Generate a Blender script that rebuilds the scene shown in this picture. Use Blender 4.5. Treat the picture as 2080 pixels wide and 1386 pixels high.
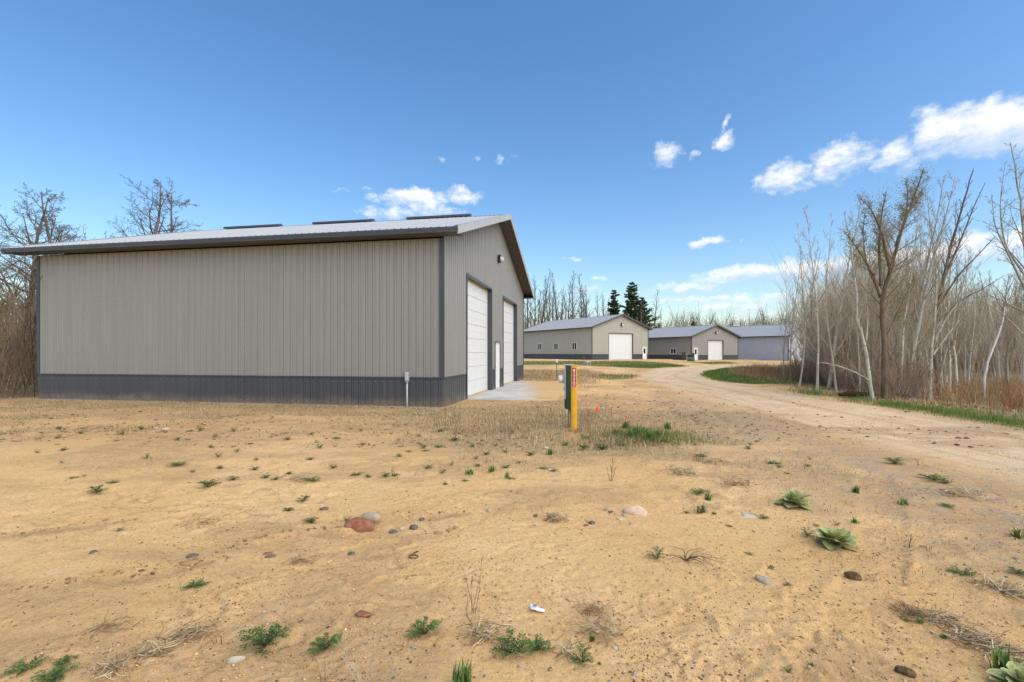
import bpy, bmesh, math, random
import numpy as np
from mathutils import Vector, Matrix, Euler

for o in list(bpy.data.objects):
    bpy.data.objects.remove(o)
SC = bpy.context.scene
C = SC.collection
R = math.radians

# ------------------------------------------------------------------ camera, sky, sun, exposure
FPX, HY, EYE = 956.0, 717.7, 1.591
cam_d = bpy.data.cameras.new('camera')
cam_d.sensor_width = 36.0
cam_d.lens = 36.0 * FPX / 2080.0
cam_d.shift_y = (HY - 693.0) / 2080.0
cam_d.clip_start = 0.05
cam_d.clip_end = 3000
cam = bpy.data.objects.new('camera', cam_d)
C.objects.link(cam)
cam.location = (0, 0, EYE)
cam.rotation_euler = (R(90), 0, 0)
SC.camera = cam

SUN_EL, SUN_AZ = 47.0, 130.0          # azimuth clockwise from +Y (right of and behind the viewer, veiled by thin cloud)
SUN_STRENGTH, SUN_ANGLE = 2.4, 110.0
SKY_STRENGTH, EXPOSURE = 0.115, 0.6

SC.view_settings.view_transform = 'Standard'
SC.view_settings.look = 'None'
SC.view_settings.exposure = EXPOSURE
SC.view_settings.gamma = 1
SC.view_settings.use_curve_mapping = False
SC.render.engine = 'CYCLES'
SC.cycles.max_bounces = 6
SC.cycles.diffuse_bounces = 3
SC.cycles.glossy_bounces = 2
SC.cycles.transmission_bounces = 3
SC.cycles.transparent_max_bounces = 4
SC.cycles.use_denoising = True

sl = bpy.data.lights.new('sun', 'SUN')
sl.energy = SUN_STRENGTH
sl.angle = R(SUN_ANGLE)
sl.color = (1.0, 0.92, 0.80)
sun = bpy.data.objects.new('sun', sl)
C.objects.link(sun)
S = Vector((math.cos(R(SUN_EL)) * math.sin(R(SUN_AZ)), math.cos(R(SUN_EL)) * math.cos(R(SUN_AZ)), math.sin(R(SUN_EL))))
sun.rotation_euler = S.to_track_quat('Z', 'Y').to_euler()
sun.location = S * 60


class NT:
    """tiny helper to write node trees"""
    def __init__(self, tree):
        self.t = tree
        self.n = tree.nodes
        self.l = tree.links

    def new(self, typ, ins=None, **props):
        nd = self.n.new(typ)
        for k, v in props.items():
            setattr(nd, k, v)
        if ins:
            for k, v in ins.items():
                s = nd.inputs[k]
                if isinstance(v, bpy.types.NodeSocket):
                    self.l.new(v, s)
                else:
                    s.default_value = v
        return nd

    def math(self, op, a, b=0.0, c=0.0, clamp=False):
        nd = self.new('ShaderNodeMath', {0: a, 1: b, 2: c}, operation=op)
        nd.use_clamp = clamp
        return nd.outputs[0]

    def vec(self, op, a, b=(0, 0, 0)):
        return self.new('ShaderNodeVectorMath', {0: a, 1: b}, operation=op)

    def noise(self, vec, scale, detail=3.0, rough=0.55, dist=0.0):
        nd = self.new('ShaderNodeTexNoise', {'Scale': scale, 'Detail': detail, 'Roughness': rough, 'Distortion': dist})
        if vec is not None:
            self.l.new(vec, nd.inputs['Vector'])
        return nd.outputs['Fac']

    def ramp(self, fac, lo, hi, a=0.0, b=1.0):
        nd = self.new('ShaderNodeMapRange', {'Value': fac, 'From Min': lo, 'From Max': hi, 'To Min': a, 'To Max': b})
        nd.interpolation_type = 'SMOOTHSTEP'
        return nd.outputs[0]

    def mix(self, fac, a, b, mode='MIX'):
        nd = self.n.new('ShaderNodeMix')
        nd.data_type = 'RGBA'
        nd.blend_type = mode
        for s, v in ((nd.inputs[0], fac), (nd.inputs[6], a), (nd.inputs[7], b)):
            if isinstance(v, bpy.types.NodeSocket):
                self.l.new(v, s)
            else:
                s.default_value = v if not isinstance(v, tuple) or len(v) == 4 else (*v, 1)
        return nd.outputs[2]


world = bpy.data.worlds.new('World')
world.cycles.sampling_method = 'MANUAL'
world.cycles.sample_map_resolution = 256
SC.world = world
world.use_nodes = True
wt = NT(world.node_tree)
wt.n.clear()
sky = wt.new('ShaderNodeTexSky', sky_type='NISHITA')
sky.sun_disc = False
sky.sun_elevation = R(SUN_EL)
sky.sun_rotation = R(SUN_AZ)
sky.altitude = 300
sky.air_density = 1.25
sky.dust_density = 1.1
sky.ozone_density = 3.0
wc = wt.new('ShaderNodeTexCoord')
wdir = wt.vec('NORMALIZE', wc.outputs['Generated']).outputs[0]
sep = wt.new('ShaderNodeSeparateXYZ', {0: wdir})
az0 = wt.math('ARCTAN2', sep.outputs[0], sep.outputs[1])
# the cloud field of the frontal third goes on, mirrored, round the rest of the sky
az = wt.math('SUBTRACT', wt.math('PINGPONG', wt.math('ADD', az0, R(60)), R(120)), R(60))
el = wt.math('ARCSINE', sep.outputs[2])
azel = wt.new('ShaderNodeCombineXYZ', {0: az, 1: el, 2: 0.0}).outputs[0]
warp_n = wt.new('ShaderNodeTexNoise', {'Vector': azel, 'Scale': 16.0, 'Detail': 4.0, 'Roughness': 0.6})
wv = wt.vec('MULTIPLY', wt.vec('SUBTRACT', warp_n.outputs['Color'], (0.5, 0.5, 0.5)).outputs[0], (0.10, 0.055, 0.0)).outputs[0]
pos = wt.vec('ADD', azel, wv).outputs[0]


def px_azel(px, py):
    a = math.atan((px - 1040) / FPX)
    return a, math.atan((HY - py) / FPX * math.cos(a))


# photo clouds: centre x, y, half width, half height (source pixels), strength
CLOUDS = [
    (2010, 262, 130, 46, 1.1), (1900, 275, 70, 46, 1.0), (2130, 245, 120, 50, 1.1), (2250, 230, 130, 52, 1.1),
    (1715, 320, 62, 34, 0.85), (1680, 350, 38, 26, 0.7), (1810, 322, 52, 28, 0.95),
    (1585, 356, 66, 24, 0.95), (1620, 378, 46, 15, 0.6), (1850, 345, 40, 18, 0.6),
    (1475, 289, 34, 17, 0.9), (1476, 250, 13, 16, 0.7), (1355, 313, 34, 24, 0.75), (1412, 313, 14, 8, 0.55),
    (845, 408, 66, 20, 1.0), (790, 432, 85, 10, 0.75), (880, 428, 60, 14, 0.8), (938, 395, 42, 17, 0.85), (766, 404, 20, 11, 0.65),
    (1016, 319, 15, 7, 0.6), (968, 327, 12, 6, 0.55), (903, 330, 12, 8, 0.55), (748, 384, 18, 6, 0.5), (1050, 323, 20, 5, 0.4), (686, 393, 14, 5, 0.45),
    (1428, 495, 38, 10, 0.9), (1493, 491, 9, 5, 0.5), (1163, 528, 14, 5, 0.5),
    (1510, 556, 100, 18, 0.95), (1640, 545, 120, 24, 0.95), (1780, 530, 130, 26, 0.95), (1930, 510, 150, 30, 0.95), (2090, 500, 150, 30, 0.9),
    (1390, 580, 90, 12, 0.8), (1217, 572, 24, 9, 0.75), (1440, 607, 110, 9, 0.75), (1500, 620, 130, 10, 0.75), (1330, 606, 60, 8, 0.6), (1650, 600, 160, 12, 0.7),
    (1560, 640, 220, 8, 0.6), (1400, 632, 90, 7, 0.55), (1180, 590, 60, 7, 0.5), (1090, 600, 60, 7, 0.45), (1900, 590, 150, 12, 0.6),
    (1240, 605, 40, 9, 0.5),
]
msum = None
hnum = None
for (cx, cy, rx, ry, st) in CLOUDS:
    a0, e0 = px_azel(cx, cy)
    ca = math.cos(a0)
    rax = rx / FPX * ca * ca * 1.3
    rey = ry / FPX * ca * 1.4
    d = wt.vec('MULTIPLY', wt.vec('SUBTRACT', pos, (a0, e0, 0)).outputs[0], (1 / rax, 1 / rey, 0)).outputs[0]
    q = wt.vec('DOT_PRODUCT', d, d).outputs['Value']
    m = wt.math('MULTIPLY', wt.math('SUBTRACT', 1.0, q, clamp=True), st)
    v = wt.new('ShaderNodeSeparateXYZ', {0: d}).outputs[1]
    h = wt.math('MULTIPLY', m, v)
    msum = m if msum is None else wt.math('MAXIMUM', msum, m)
    hnum = h if hnum is None else wt.math('ADD', hnum, h)
cn = wt.new('ShaderNodeVectorMath', {0: azel, 1: (1.0, 1.7, 1.0)}, operation='MULTIPLY').outputs[0]
puff = wt.noise(cn, 42.0, 6.0, 0.62)
fine = wt.noise(cn, 12.0, 3.0, 0.5)
dens_in = wt.math('ADD', msum, wt.math('MULTIPLY', wt.math('SUBTRACT', puff, 0.5), 1.05))
dens_in = wt.math('ADD', dens_in, wt.math('MULTIPLY', wt.math('SUBTRACT', fine, 0.5), 0.45))
dens = wt.ramp(dens_in, 0.24, 1.0)
dens = wt.math('MULTIPLY', dens, wt.ramp(msum, 0.0, 0.28))
lit = wt.ramp(wt.math('ADD', hnum, wt.math('MULTIPLY', wt.math('SUBTRACT', puff, 0.5), 1.1)), -0.42, 0.28)
ccol = wt.mix(lit, (4.0, 4.7, 5.7), (6.1, 6.2, 6.3))
hs = wt.new('ShaderNodeHueSaturation', {'Hue': 0.502, 'Saturation': 1.22, 'Value': 1.13, 'Color': sky.outputs[0]})
skyc = wt.mix(wt.math('MULTIPLY', dens, 0.95), hs.outputs[0], ccol)
bg = wt.new('ShaderNodeBackground', {'Color': skyc, 'Strength': SKY_STRENGTH})
wo = wt.new('ShaderNodeOutputWorld', {'Surface': bg.outputs[0]})

# ------------------------------------------------------------------ numpy noise and helpers
RNG = np.random.default_rng(7)
random.seed(11)
TAB = np.random.default_rng(3).random((256, 256))


def vnoise(x, y, seed=0):
    x = np.asarray(x, float) + seed * 17.31
    y = np.asarray(y, float) + seed * 9.77
    xi = np.floor(x).astype(int)
    yi = np.floor(y).astype(int)
    fx, fy = x - xi, y - yi
    fx = fx * fx * (3 - 2 * fx)
    fy = fy * fy * (3 - 2 * fy)
    a = TAB[xi & 255, yi & 255]
    b = TAB[(xi + 1) & 255, yi & 255]
    c = TAB[xi & 255, (yi + 1) & 255]
    d = TAB[(xi + 1) & 255, (yi + 1) & 255]
    return (a * (1 - fx) + b * fx) * (1 - fy) + (c * (1 - fx) + d * fx) * fy


def fbm(x, y, oct=4, seed=0):
    s, amp, tot = 0.0, 1.0, 0.0
    for i in range(oct):
        s = s + amp * vnoise(x * 2 ** i, y * 2 ** i, seed + i)
        tot += amp
        amp *= 0.5
    return s / tot


def sstep(a, b, x):
    t = np.clip((np.asarray(x, float) - a) / (b - a), 0, 1)
    return t * t * (3 - 2 * t)


def dist_poly(x, y, pts):
    """distance to an open polyline and position along it"""
    x = np.asarray(x, float)
    y = np.asarray(y, float)
    best = np.full(x.shape, 1e9)
    along = np.zeros(x.shape)
    side = np.zeros(x.shape)
    acc = 0.0
    for (x0, y0), (x1, y1) in zip(pts[:-1], pts[1:]):
        dx, dy = x1 - x0, y1 - y0
        L = math.hypot(dx, dy)
        t = np.clip(((x - x0) * dx + (y - y0) * dy) / (L * L), 0, 1)
        ex, ey = x - (x0 + t * dx), y - (y0 + t * dy)
        d = np.hypot(ex, ey)
        k = d < best
        best = np.where(k, d, best)
        along = np.where(k, acc + t * L, along)
        side = np.where(k, np.sign(dx * ey - dy * ex) * d, side)
        acc += L
    return best, along, side


def in_poly(x, y, pts):
    """signed distance, positive inside a closed polygon"""
    d, _, _ = dist_poly(x, y, list(pts) + [pts[0]])
    ins = np.zeros(np.shape(x), bool)
    n = len(pts)
    for i in range(n):
        x0, y0 = pts[i]
        x1, y1 = pts[(i + 1) % n]
        if y0 == y1:
            continue
        c = ((y0 > y) != (y1 > y)) & (x < (x1 - x0) * (y - y0) / (y1 - y0) + x0)
        ins ^= c
    return np.where(ins, d, -d)


# ---- main building frame (used by the terrain too)
TH = 0.176
BX, BY, BL, BW = -2.010, 13.752, 14.63, 15.43
bc, bs = math.cos(TH), math.sin(TH)


def to_local(x, y):
    dx, dy = x - BX, y - BY
    return dx * bc - dy * bs, dx * bs + dy * bc


def zfar(x, y):
    far = np.clip(0.56 - 0.0092 * (np.asarray(x, float) - 12), 0.1, 0.62)
    return far * sstep(27, 62, y)


def G0(px, py):
    """ground point seen at a source pixel (smooth terrain)"""
    k = (py - HY) / FPX
    d = EYE / k if k > 1e-4 else 400
    for _ in range(40):
        x = (px - 1040) / FPX * d
        d = 0.5 * d + 0.5 * (EYE - float(zfar(x, d))) / k
    return ((px - 1040) / FPX * d, d)


ROAD = [(7.2, -40), (7.9, 0), (8.4, 5), (8.5, 9), (8.8, 14), (9.1, 20), (9.7, 26), (11.2, 33), (14.6, 40.5), (20, 46.5), (27, 52), (38, 58.5), (58, 66), (90, 76)]
LEDGES = [[G0(*p) for p in q] for q in (
    [(470, 1118), (560, 1092), (640, 1080), (700, 1078), (770, 1052), (830, 1046), (940, 1040)],
    [(0, 1088), (110, 1078), (180, 1066), (248, 1060)],
    [(40, 890), (100, 876), (135, 866), (215, 850)],
    [(1000, 912), (1080, 908), (1165, 915)],
    [(0, 1200), (150, 1185), (330, 1160), (420, 1145)])]
TRACK = [G0(*p) for p in ((1770, 965), (1790, 1010), (1792, 1080), (1775, 1180), (1730, 1280), (1660, 1400))]
RUTS = [[G0(*p) for p in q] for q in (
    [(1190, 800), (1280, 815), (1400, 850), (1500, 880), (1590, 935)],
    [(1230, 790), (1330, 800), (1450, 840), (1530, 900)],
    [(1180, 812), (1300, 850), (1400, 890)],
    [(1340, 775), (1420, 792), (1500, 822), (1640, 870)],
    [(1500, 880), (1560, 925)])]


def height(x, y, fine=True):
    x = np.asarray(x, float)
    y = np.asarray(y, float)
    z = zfar(x, y)
    lx, ly = to_local(x, y)
    db = np.maximum(np.maximum(-BL - lx, lx), np.maximum(-ly, ly - BW))     # distance outside the building
    rd, _, rs = dist_poly(x, y, ROAD)
    free = sstep(0.3, 3.0, db) * sstep(1.5, 3.2, rd)
    z = z + free * 0.10 * (fbm(x * 0.28, y * 0.28, 3, 5) - 0.5) * sstep(1.0, 3.0, np.hypot(x, y))
    z = z - 0.05 * (1 - sstep(0.0, 1.6, db)) * (np.clip(ly, -2, 0) > -2) * 0.0
    # verge bank and ditch right of the road
    right = np.where(rs < 0, rd, 0)
    z = z + 0.10 * np.exp(-((right - 3.6) / 0.7) ** 2) - 0.25 * sstep(4.5, 7.0, right) * (1 - sstep(26, 34, y))
    if fine:
        near = 1 - sstep(18, 34, np.hypot(x, y))
        z = z + near * (0.045 * (fbm(x * 1.0, y * 1.5, 4, 21) - 0.5) * free + 0.012 * (fbm(x * 6, y * 7, 3, 31) - 0.5)
                        + 0.008 * (fbm(x * 22, y * 24, 2, 41) - 0.5))
        tv = fbm(x * 0.55 + 0.15 * y, y * 1.0, 5, 201) * 8
        tf = tv - np.floor(tv)
        tm = sstep(.42, .58, fbm(x * .33, y * .33, 2, 205))
        z = z + near * free * tm * 0.19 * ((np.floor(tv) + sstep(.40, .60, tf)) / 8 - tv / 8 * 0.6 - 0.2)
        rub = np.maximum(0, fbm(x * 9, y * 9, 3, 207) - 0.55) * sstep(.45, .6, fbm(x * .9, y * 1.2, 3, 209))
        z = z + near * 0.075 * rub * (1 - 0.6 * (rd < 2.2))
        ripple = np.abs(fbm(x * 1.6 + y * 0.5, y * 4.0 - x * 0.8, 3, 51) - 0.5)
        z = z - near * free * 0.012 * np.exp(-(ripple / 0.02) ** 2) * sstep(.45, .6, fbm(x * .5, y * .5, 2, 53))
        wob = 0.16 * (fbm(x * 2.2, y * 2.2, 3, 61) - 0.5) + 0.05 * (fbm(x * 11, y * 11, 2, 62) - 0.5)
        for L, a in zip(LEDGES, (0.05, 0.022, 0.06, 0.03, 0.03)):
            d, al, sd = dist_poly(x, y, L)
            tot = sum(math.dist(p, q) for p, q in zip(L[:-1], L[1:]))
            ends = sstep(0, 0.35, al) * sstep(0, 0.35, tot - al)
            s2 = sd + wob
            z = z + ends * a * (sstep(-0.025, 0.025, s2) - sstep(-0.7, 0.6, s2)) * (1 - sstep(0.5, 0.8, d))
        d, al, sd = dist_poly(x, y, TRACK)
        core = 1 - sstep(0.14, 0.19, d)
        lug = np.sin((al * 2 * math.pi / 0.13) + np.sign(sd) * 0.9)
        z = z + core * sstep(.22, .45, fbm(x * 1.7, y * 1.7, 3, 57)) * (-0.008 + 0.011 * lug * (0.4 + vnoise(x * 3, y * 3, 5)))
        z = z + 0.007 * np.exp(-((d - 0.21) / 0.04) ** 2) * sstep(.4, .65, fbm(x * 2.6, y * 2.6, 3, 58))
        for L in RUTS:
            d, al, sd = dist_poly(x, y, L)
            w = sd + 0.10 * (fbm(x * 1.8, y * 1.8, 3, 71) - 0.5)
            brk = sstep(.3, .6, fbm(x * 1.1, y * 1.1, 3, 73))
            z = z + brk * (-0.028 * np.exp(-(w / 0.08) ** 2) + 0.020 * np.exp(-((np.abs(w) - 0.18) / 0.06) ** 2) * (.4 + 1.2 * vnoise(x * 5, y * 5, 6)))
        # churned soil between the pad and the road
        ch = np.exp(-(((x - 4.6) / 2.4) ** 2 + ((y - 14.5) / 4.5) ** 2))
        z = z + ch * 0.14 * (fbm(x * 1.5 + y * 0.3, y * 1.0, 4, 81) - 0.5)
        # wheel lines along the road
        for off in (-0.95, 0.85, -0.2):
            z = z - 0.022 * np.exp(-((rs - off - 0.15 * (vnoise(x * .3, y * .3, 9) - .5)) / 0.22) ** 2)
        z = z + 0.016 * (vnoise(rs * 5, rs * 0 + y * 0.12, 12) - 0.5) * (1 - sstep(1.8, 2.6, rd))
    return z


def hz(x, y, fine=True):
    return float(height(np.array([x]), np.array([y]), fine)[0])


def G(px, py):
    """ground point (x, y, z) for something whose foot shows at a source pixel"""
    x, y = G0(px, py)
    k = (py - HY) / FPX
    for _ in range(5):
        d = (EYE - hz(x, y)) / k
        y = 0.5 * y + 0.5 * d
        x = (px - 1040) / FPX * y
    return x, y, hz(x, y)


def scale_at(y):
    return y / FPX            # metres per source pixel at depth y


# ------------------------------------------------------------------ mesh building
def mesh_np(name, V, F, mats=None, smooth=False, attrs=None):
    """V (n,3), F list of arrays of equal-length faces or one (m,k) array"""
    me = bpy.data.meshes.new(name)
    V = np.asarray(V, np.float32)
    if not isinstance(F, list):
        F = [F]
    F = [np.asarray(f, np.int32) for f in F if len(f)]
    loops = np.concatenate([f.ravel() for f in F])
    tot = np.concatenate([np.full(len(f), f.shape[1], np.int32) for f in F])
    start = np.concatenate([[0], np.cumsum(tot)[:-1]]).astype(np.int32)
    me.vertices.add(len(V))
    me.vertices.foreach_set('co', V.ravel())
    me.loops.add(len(loops))
    me.loops.foreach_set('vertex_index', loops)
    me.polygons.add(len(tot))
    me.polygons.foreach_set('loop_start', start)
    me.polygons.foreach_set('loop_total', tot)
    if smooth:
        me.polygons.foreach_set('use_smooth', np.ones(len(tot), bool))
    if attrs:
        for k, a in attrs.items():
            a = np.asarray(a, np.float32)
            at = me.color_attributes.new(k, 'FLOAT_COLOR', 'POINT')
            if a.shape[1] == 3:
                a = np.concatenate([a, np.ones((len(a), 1), np.float32)], 1)
            at.data.foreach_set('color', a.ravel())
    me.update(calc_edges=True)
    if mats is not None:
        for m in (mats if isinstance(mats, (list, tuple)) else [mats]):
            me.materials.append(m)
    return me


def add(name, me, parent=None, loc=(0, 0, 0), rot=(0, 0, 0), scale=(1, 1, 1)):
    o = bpy.data.objects.new(name, me)
    C.objects.link(o)
    o.parent = parent
    o.location = loc
    o.rotation_euler = rot
    o.scale = scale
    return o


def tag(o, label=None, cat=None, group=None, kind=None):
    for k, v in (('label', label), ('category', cat), ('group', group), ('kind', kind)):
        if v:
            o[k] = v
    return o


def thing(name, label, cat, loc=(0, 0, 0), rz=0.0, group=None):
    return tag(add(name, None, None, loc, (0, 0, rz)), label, cat, group)


class MB:
    def __init__(self):
        self.v, self.f = [], []

    def box(self, x0, x1, y0, y1, z0, z1):
        b = len(self.v)
        self.v += [(x0, y0, z0), (x1, y0, z0), (x1, y1, z0), (x0, y1, z0), (x0, y0, z1), (x1, y0, z1), (x1, y1, z1), (x0, y1, z1)]
        self.f += [[b + i for i in q] for q in ((0, 3, 2, 1), (4, 5, 6, 7), (0, 1, 5, 4), (1, 2, 6, 5), (2, 3, 7, 6), (3, 0, 4, 7))]
        return self

    def quad(self, *p):
        b = len(self.v)
        self.v += [tuple(q) for q in p]
        self.f.append(list(range(b, b + len(p))))
        return self

    def prism(self, poly, axis, a, b):
        """polygon (2-tuples) extruded along an axis"""
        n = len(poly)
        s = len(self.v)
        for t in (a, b):
            for p in poly:
                self.v.append({'x': (t, p[0], p[1]), 'y': (p[0], t, p[1]), 'z': (p[0], p[1], t)}[axis])
        self.f.append([s + i for i in range(n)][::-1])
        self.f.append([s + n + i for i in range(n)])
        for i in range(n):
            j = (i + 1) % n
            self.f.append([s + i, s + j, s + n + j, s + n + i])
        return self

    def tube(self, pts, rads, n=6, cap=True):
        v, f = tube_np(pts, rads, n)
        b = len(self.v)
        self.v += [tuple(q) for q in v]
        self.f += [[b + i for i in q] for q in f]
        if cap:
            self.f.append([b + i for i in range(n)][::-1])
            self.f.append([b + len(v) - n + i for i in range(n)])
        return self

    def lathe(self, prof, n=16, axis='z', centre=(0, 0, 0)):
        b = len(self.v)
        for r, t in prof:
            for i in range(n):
                a = 2 * math.pi * i / n
                p = {'z': (r * math.cos(a), r * math.sin(a), t), 'x': (t, r * math.cos(a), r * math.sin(a)), 'y': (r * math.sin(a), t, r * math.cos(a))}[axis]
                self.v.append(tuple(p[k] + centre[k] for k in range(3)))
        for k in range(len(prof) - 1):
            for i in range(n):
                j = (i + 1) % n
                self.f.append([b + k * n + i, b + k * n + j, b + (k + 1) * n + j, b + (k + 1) * n + i])
        return self

    def mesh(self, name, mat, smooth=False, bevel=0.0):
        me = bpy.data.meshes.new(name)
        me.from_pydata(self.v, [], self.f)
        bm = bmesh.new()
        bm.from_mesh(me)
        if bevel:
            bmesh.ops.bevel(bm, geom=bm.edges[:], offset=bevel, segments=1, affect='EDGES', clamp_overlap=True)
        bmesh.ops.recalc_face_normals(bm, faces=bm.faces)
        bm.to_mesh(me)
        bm.free()
        if smooth:
            for p in me.polygons:
                p.use_smooth = True
        for m in (mat if isinstance(mat, (list, tuple)) else [mat]):
            me.materials.append(m)
        return me

    def build(self, name, mat, parent=None, smooth=False, bevel=0.0, loc=(0, 0, 0), rot=(0, 0, 0)):
        return add(name, self.mesh(name, mat, smooth, bevel), parent, loc, rot)


def cross3(a, b):
    return np.array((a[1] * b[2] - a[2] * b[1], a[2] * b[0] - a[0] * b[2], a[0] * b[1] - a[1] * b[0]))


RINGS = {}


def ring_faces(k, n):
    if (k, n) not in RINGS:
        i = np.arange(n)
        j = (i + 1) % n
        RINGS[(k, n)] = np.concatenate([np.stack([q * n + i, q * n + j, (q + 1) * n + j, (q + 1) * n + i], 1) for q in range(k - 1)])
    return RINGS[(k, n)]


def tube_np(pts, rads, n=5):
    pts = np.asarray(pts, float)
    k = len(pts)
    t = np.empty_like(pts)
    t[0] = pts[1] - pts[0]
    t[-1] = pts[-1] - pts[-2]
    if k > 2:
        t[1:-1] = pts[2:] - pts[:-2]
    t /= np.sqrt((t * t).sum(1))[:, None] + 1e-9
    if abs(t[0][0]) < 0.8:
        u = np.stack([np.zeros(k), t[:, 2], -t[:, 1]], 1)
    else:
        u = np.stack([-t[:, 2], np.zeros(k), t[:, 0]], 1)
    u /= np.sqrt((u * u).sum(1))[:, None] + 1e-9
    w = np.stack([t[:, 1] * u[:, 2] - t[:, 2] * u[:, 1], t[:, 2] * u[:, 0] - t[:, 0] * u[:, 2], t[:, 0] * u[:, 1] - t[:, 1] * u[:, 0]], 1)
    a = np.arange(n) * 2 * math.pi / n
    r = np.asarray(rads, float)[:, None, None]
    ring = pts[:, None, :] + r * (np.cos(a)[None, :, None] * u[:, None, :] + np.sin(a)[None, :, None] * w[:, None, :])
    return ring.reshape(-1, 3), ring_faces(k, n)


class Soup:
    """joins many small arrays of tris / quads"""
    def __init__(self):
        self.V, self.Q, self.T, self.n, self.A = [], [], [], 0, []

    def add(self, V, Q=None, T=None, col=None):
        if Q is not None and len(Q):
            self.Q.append(np.asarray(Q) + self.n)
        if T is not None and len(T):
            self.T.append(np.asarray(T) + self.n)
        self.V.append(np.asarray(V, float))
        if col is not None:
            self.A.append(np.broadcast_to(np.asarray(col, float), (len(V), 3)))
        self.n += len(V)

    def mesh(self, name, mats, smooth=False):
        F = []
        if self.Q:
            F.append(np.concatenate(self.Q))
        if self.T:
            F.append(np.concatenate(self.T))
        at = {'tint': np.concatenate(self.A)} if self.A else None
        return mesh_np(name, np.concatenate(self.V), F, mats, smooth, at)


def scatter(V, F, P, rz, sc, col, name, mat, tilt=None, smooth=True):
    """one joined mesh holding N copies of a template; col (N,3)"""
    N = len(P)
    V = np.asarray(V, float)
    c, s = np.cos(rz), np.sin(rz)
    sc = np.asarray(sc, float)
    if sc.ndim == 1:
        sc = np.repeat(sc[:, None], 3, 1)
    W = V[None] * sc[:, None, :]
    if tilt is not None:
        ct, st = np.cos(tilt)[:, None], np.sin(tilt)[:, None]
        y, z = W[..., 1].copy(), W[..., 2].copy()
        W[..., 1] = y * ct - z * st
        W[..., 2] = y * st + z * ct
    x, y = W[..., 0].copy(), W[..., 1].copy()
    W[..., 0] = x * c[:, None] - y * s[:, None]
    W[..., 1] = x * s[:, None] + y * c[:, None]
    W += np.asarray(P)[:, None, :]
    Fs = [(np.asarray(f)[None] + (np.arange(N) * len(V))[:, None, None]).reshape(-1, np.asarray(f).shape[1]) for f in (F if isinstance(F, list) else [F])]
    at = {'tint': np.repeat(np.asarray(col, float), len(V), 0)}
    return mesh_np(name, W.reshape(-1, 3), Fs, mat, smooth, at)


# ------------------------------------------------------------------ materials
def mat(name):
    m = bpy.data.materials.new(name)
    m.use_nodes = True
    t = NT(m.node_tree)
    b = t.n['Principled BSDF']
    return m, t, b


def setc(t, b, col, rough=0.6, spec=0.3, metal=0.0):
    if isinstance(col, bpy.types.NodeSocket):
        t.l.new(col, b.inputs['Base Color'])
    else:
        b.inputs['Base Color'].default_value = (*col, 1)
    b.inputs['Roughness'].default_value = rough
    b.inputs['Specular IOR Level'].default_value = spec
    b.inputs['Metallic'].default_value = metal


def bump(t, b, h, strength, dist):
    nd = t.new('ShaderNodeBump', {'Height': h, 'Strength': strength, 'Distance': dist})
    t.l.new(nd.outputs[0], b.inputs['Normal'])


def obj_co(t):
    return t.new('ShaderNodeTexCoord').outputs['Object']


def plain(name, col, rough=0.6, spec=0.3, var=0.12, scale=6.0, bs=0.0, bd=0.01):
    m, t, b = mat(name)
    co = obj_co(t)
    n = t.noise(co, scale, 4, 0.6)
    c = t.mix(t.ramp(n, 0.25, 0.75), tuple(v * (1 - var) for v in col), tuple(min(1, v * (1 + var)) for v in col))
    setc(t, b, c, rough, spec)
    if bs:
        bump(t, b, t.noise(co, scale * 5, 3), bs, bd)
    return m


def steel(name, col, rough=0.42, spec=0.45, dirt=0.0):
    """painted ribbed sheet: slight oil-canning, faint streaks and dust"""
    m, t, b = mat(name)
    co = t.new('ShaderNodeTexCoord').outputs['Object']
    geo = t.new('ShaderNodeNewGeometry').outputs['Position']
    st = t.vec('MULTIPLY', geo, (5.0, 5.0, 0.35)).outputs[0]
    n = t.noise(st, 1.0, 4, 0.6)
    n2 = t.noise(geo, 0.7, 3, 0.5)
    c = t.mix(t.ramp(n, 0.3, 0.7), tuple(v * 0.95 for v in col), tuple(v * 1.05 for v in col))
    c = t.mix(t.math('MULTIPLY', t.ramp(n2, 0.4, 0.8), 0.12), c, tuple(0.7 * v + 0.3 * k for v, k in zip(col, (0.3, 0.26, 0.2))))
    if dirt:
        z = t.new('ShaderNodeSeparateXYZ', {0: geo}).outputs[2]
        f = t.math('MULTIPLY', t.ramp(t.math('ADD', z, t.math('MULTIPLY', t.noise(geo, 2.2, 4), 0.5)), 0.6, 0.2), dirt)
        c = t.mix(f, c, (0.34, 0.24, 0.14))
    setc(t, b, c, rough, spec)
    bump(t, b, t.noise(t.vec('MULTIPLY', geo, (1.6, 1.6, 0.9)).outputs[0], 1.0, 2), 0.25, 0.02)
    return m


def tint_mat(name, rough=0.9, spec=0.15, trans=0.0, nscale=0.0):
    m, t, b = mat(name)
    a = t.new('ShaderNodeAttribute', attribute_name='tint').outputs['Color']
    if nscale:
        n = t.noise(t.new('ShaderNodeNewGeometry').outputs['Position'], nscale, 4, 0.65)
        a = t.mix(t.ramp(n, 0.3, 0.7), t.mix(1.0, a, (0.7, 0.7, 0.7), 'MULTIPLY'), t.mix(1.0, a, (1.2, 1.2, 1.2), 'MULTIPLY'))
    setc(t, b, a, rough, spec)
    if trans:
        tr = t.new('ShaderNodeBsdfTranslucent', {'Color': a})
        mx = t.new('ShaderNodeMixShader', {0: trans, 1: b.outputs[0], 2: tr.outputs[0]})
        t.l.new(mx.outputs[0], t.n['Material Output'].inputs[0])
    return m


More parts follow.
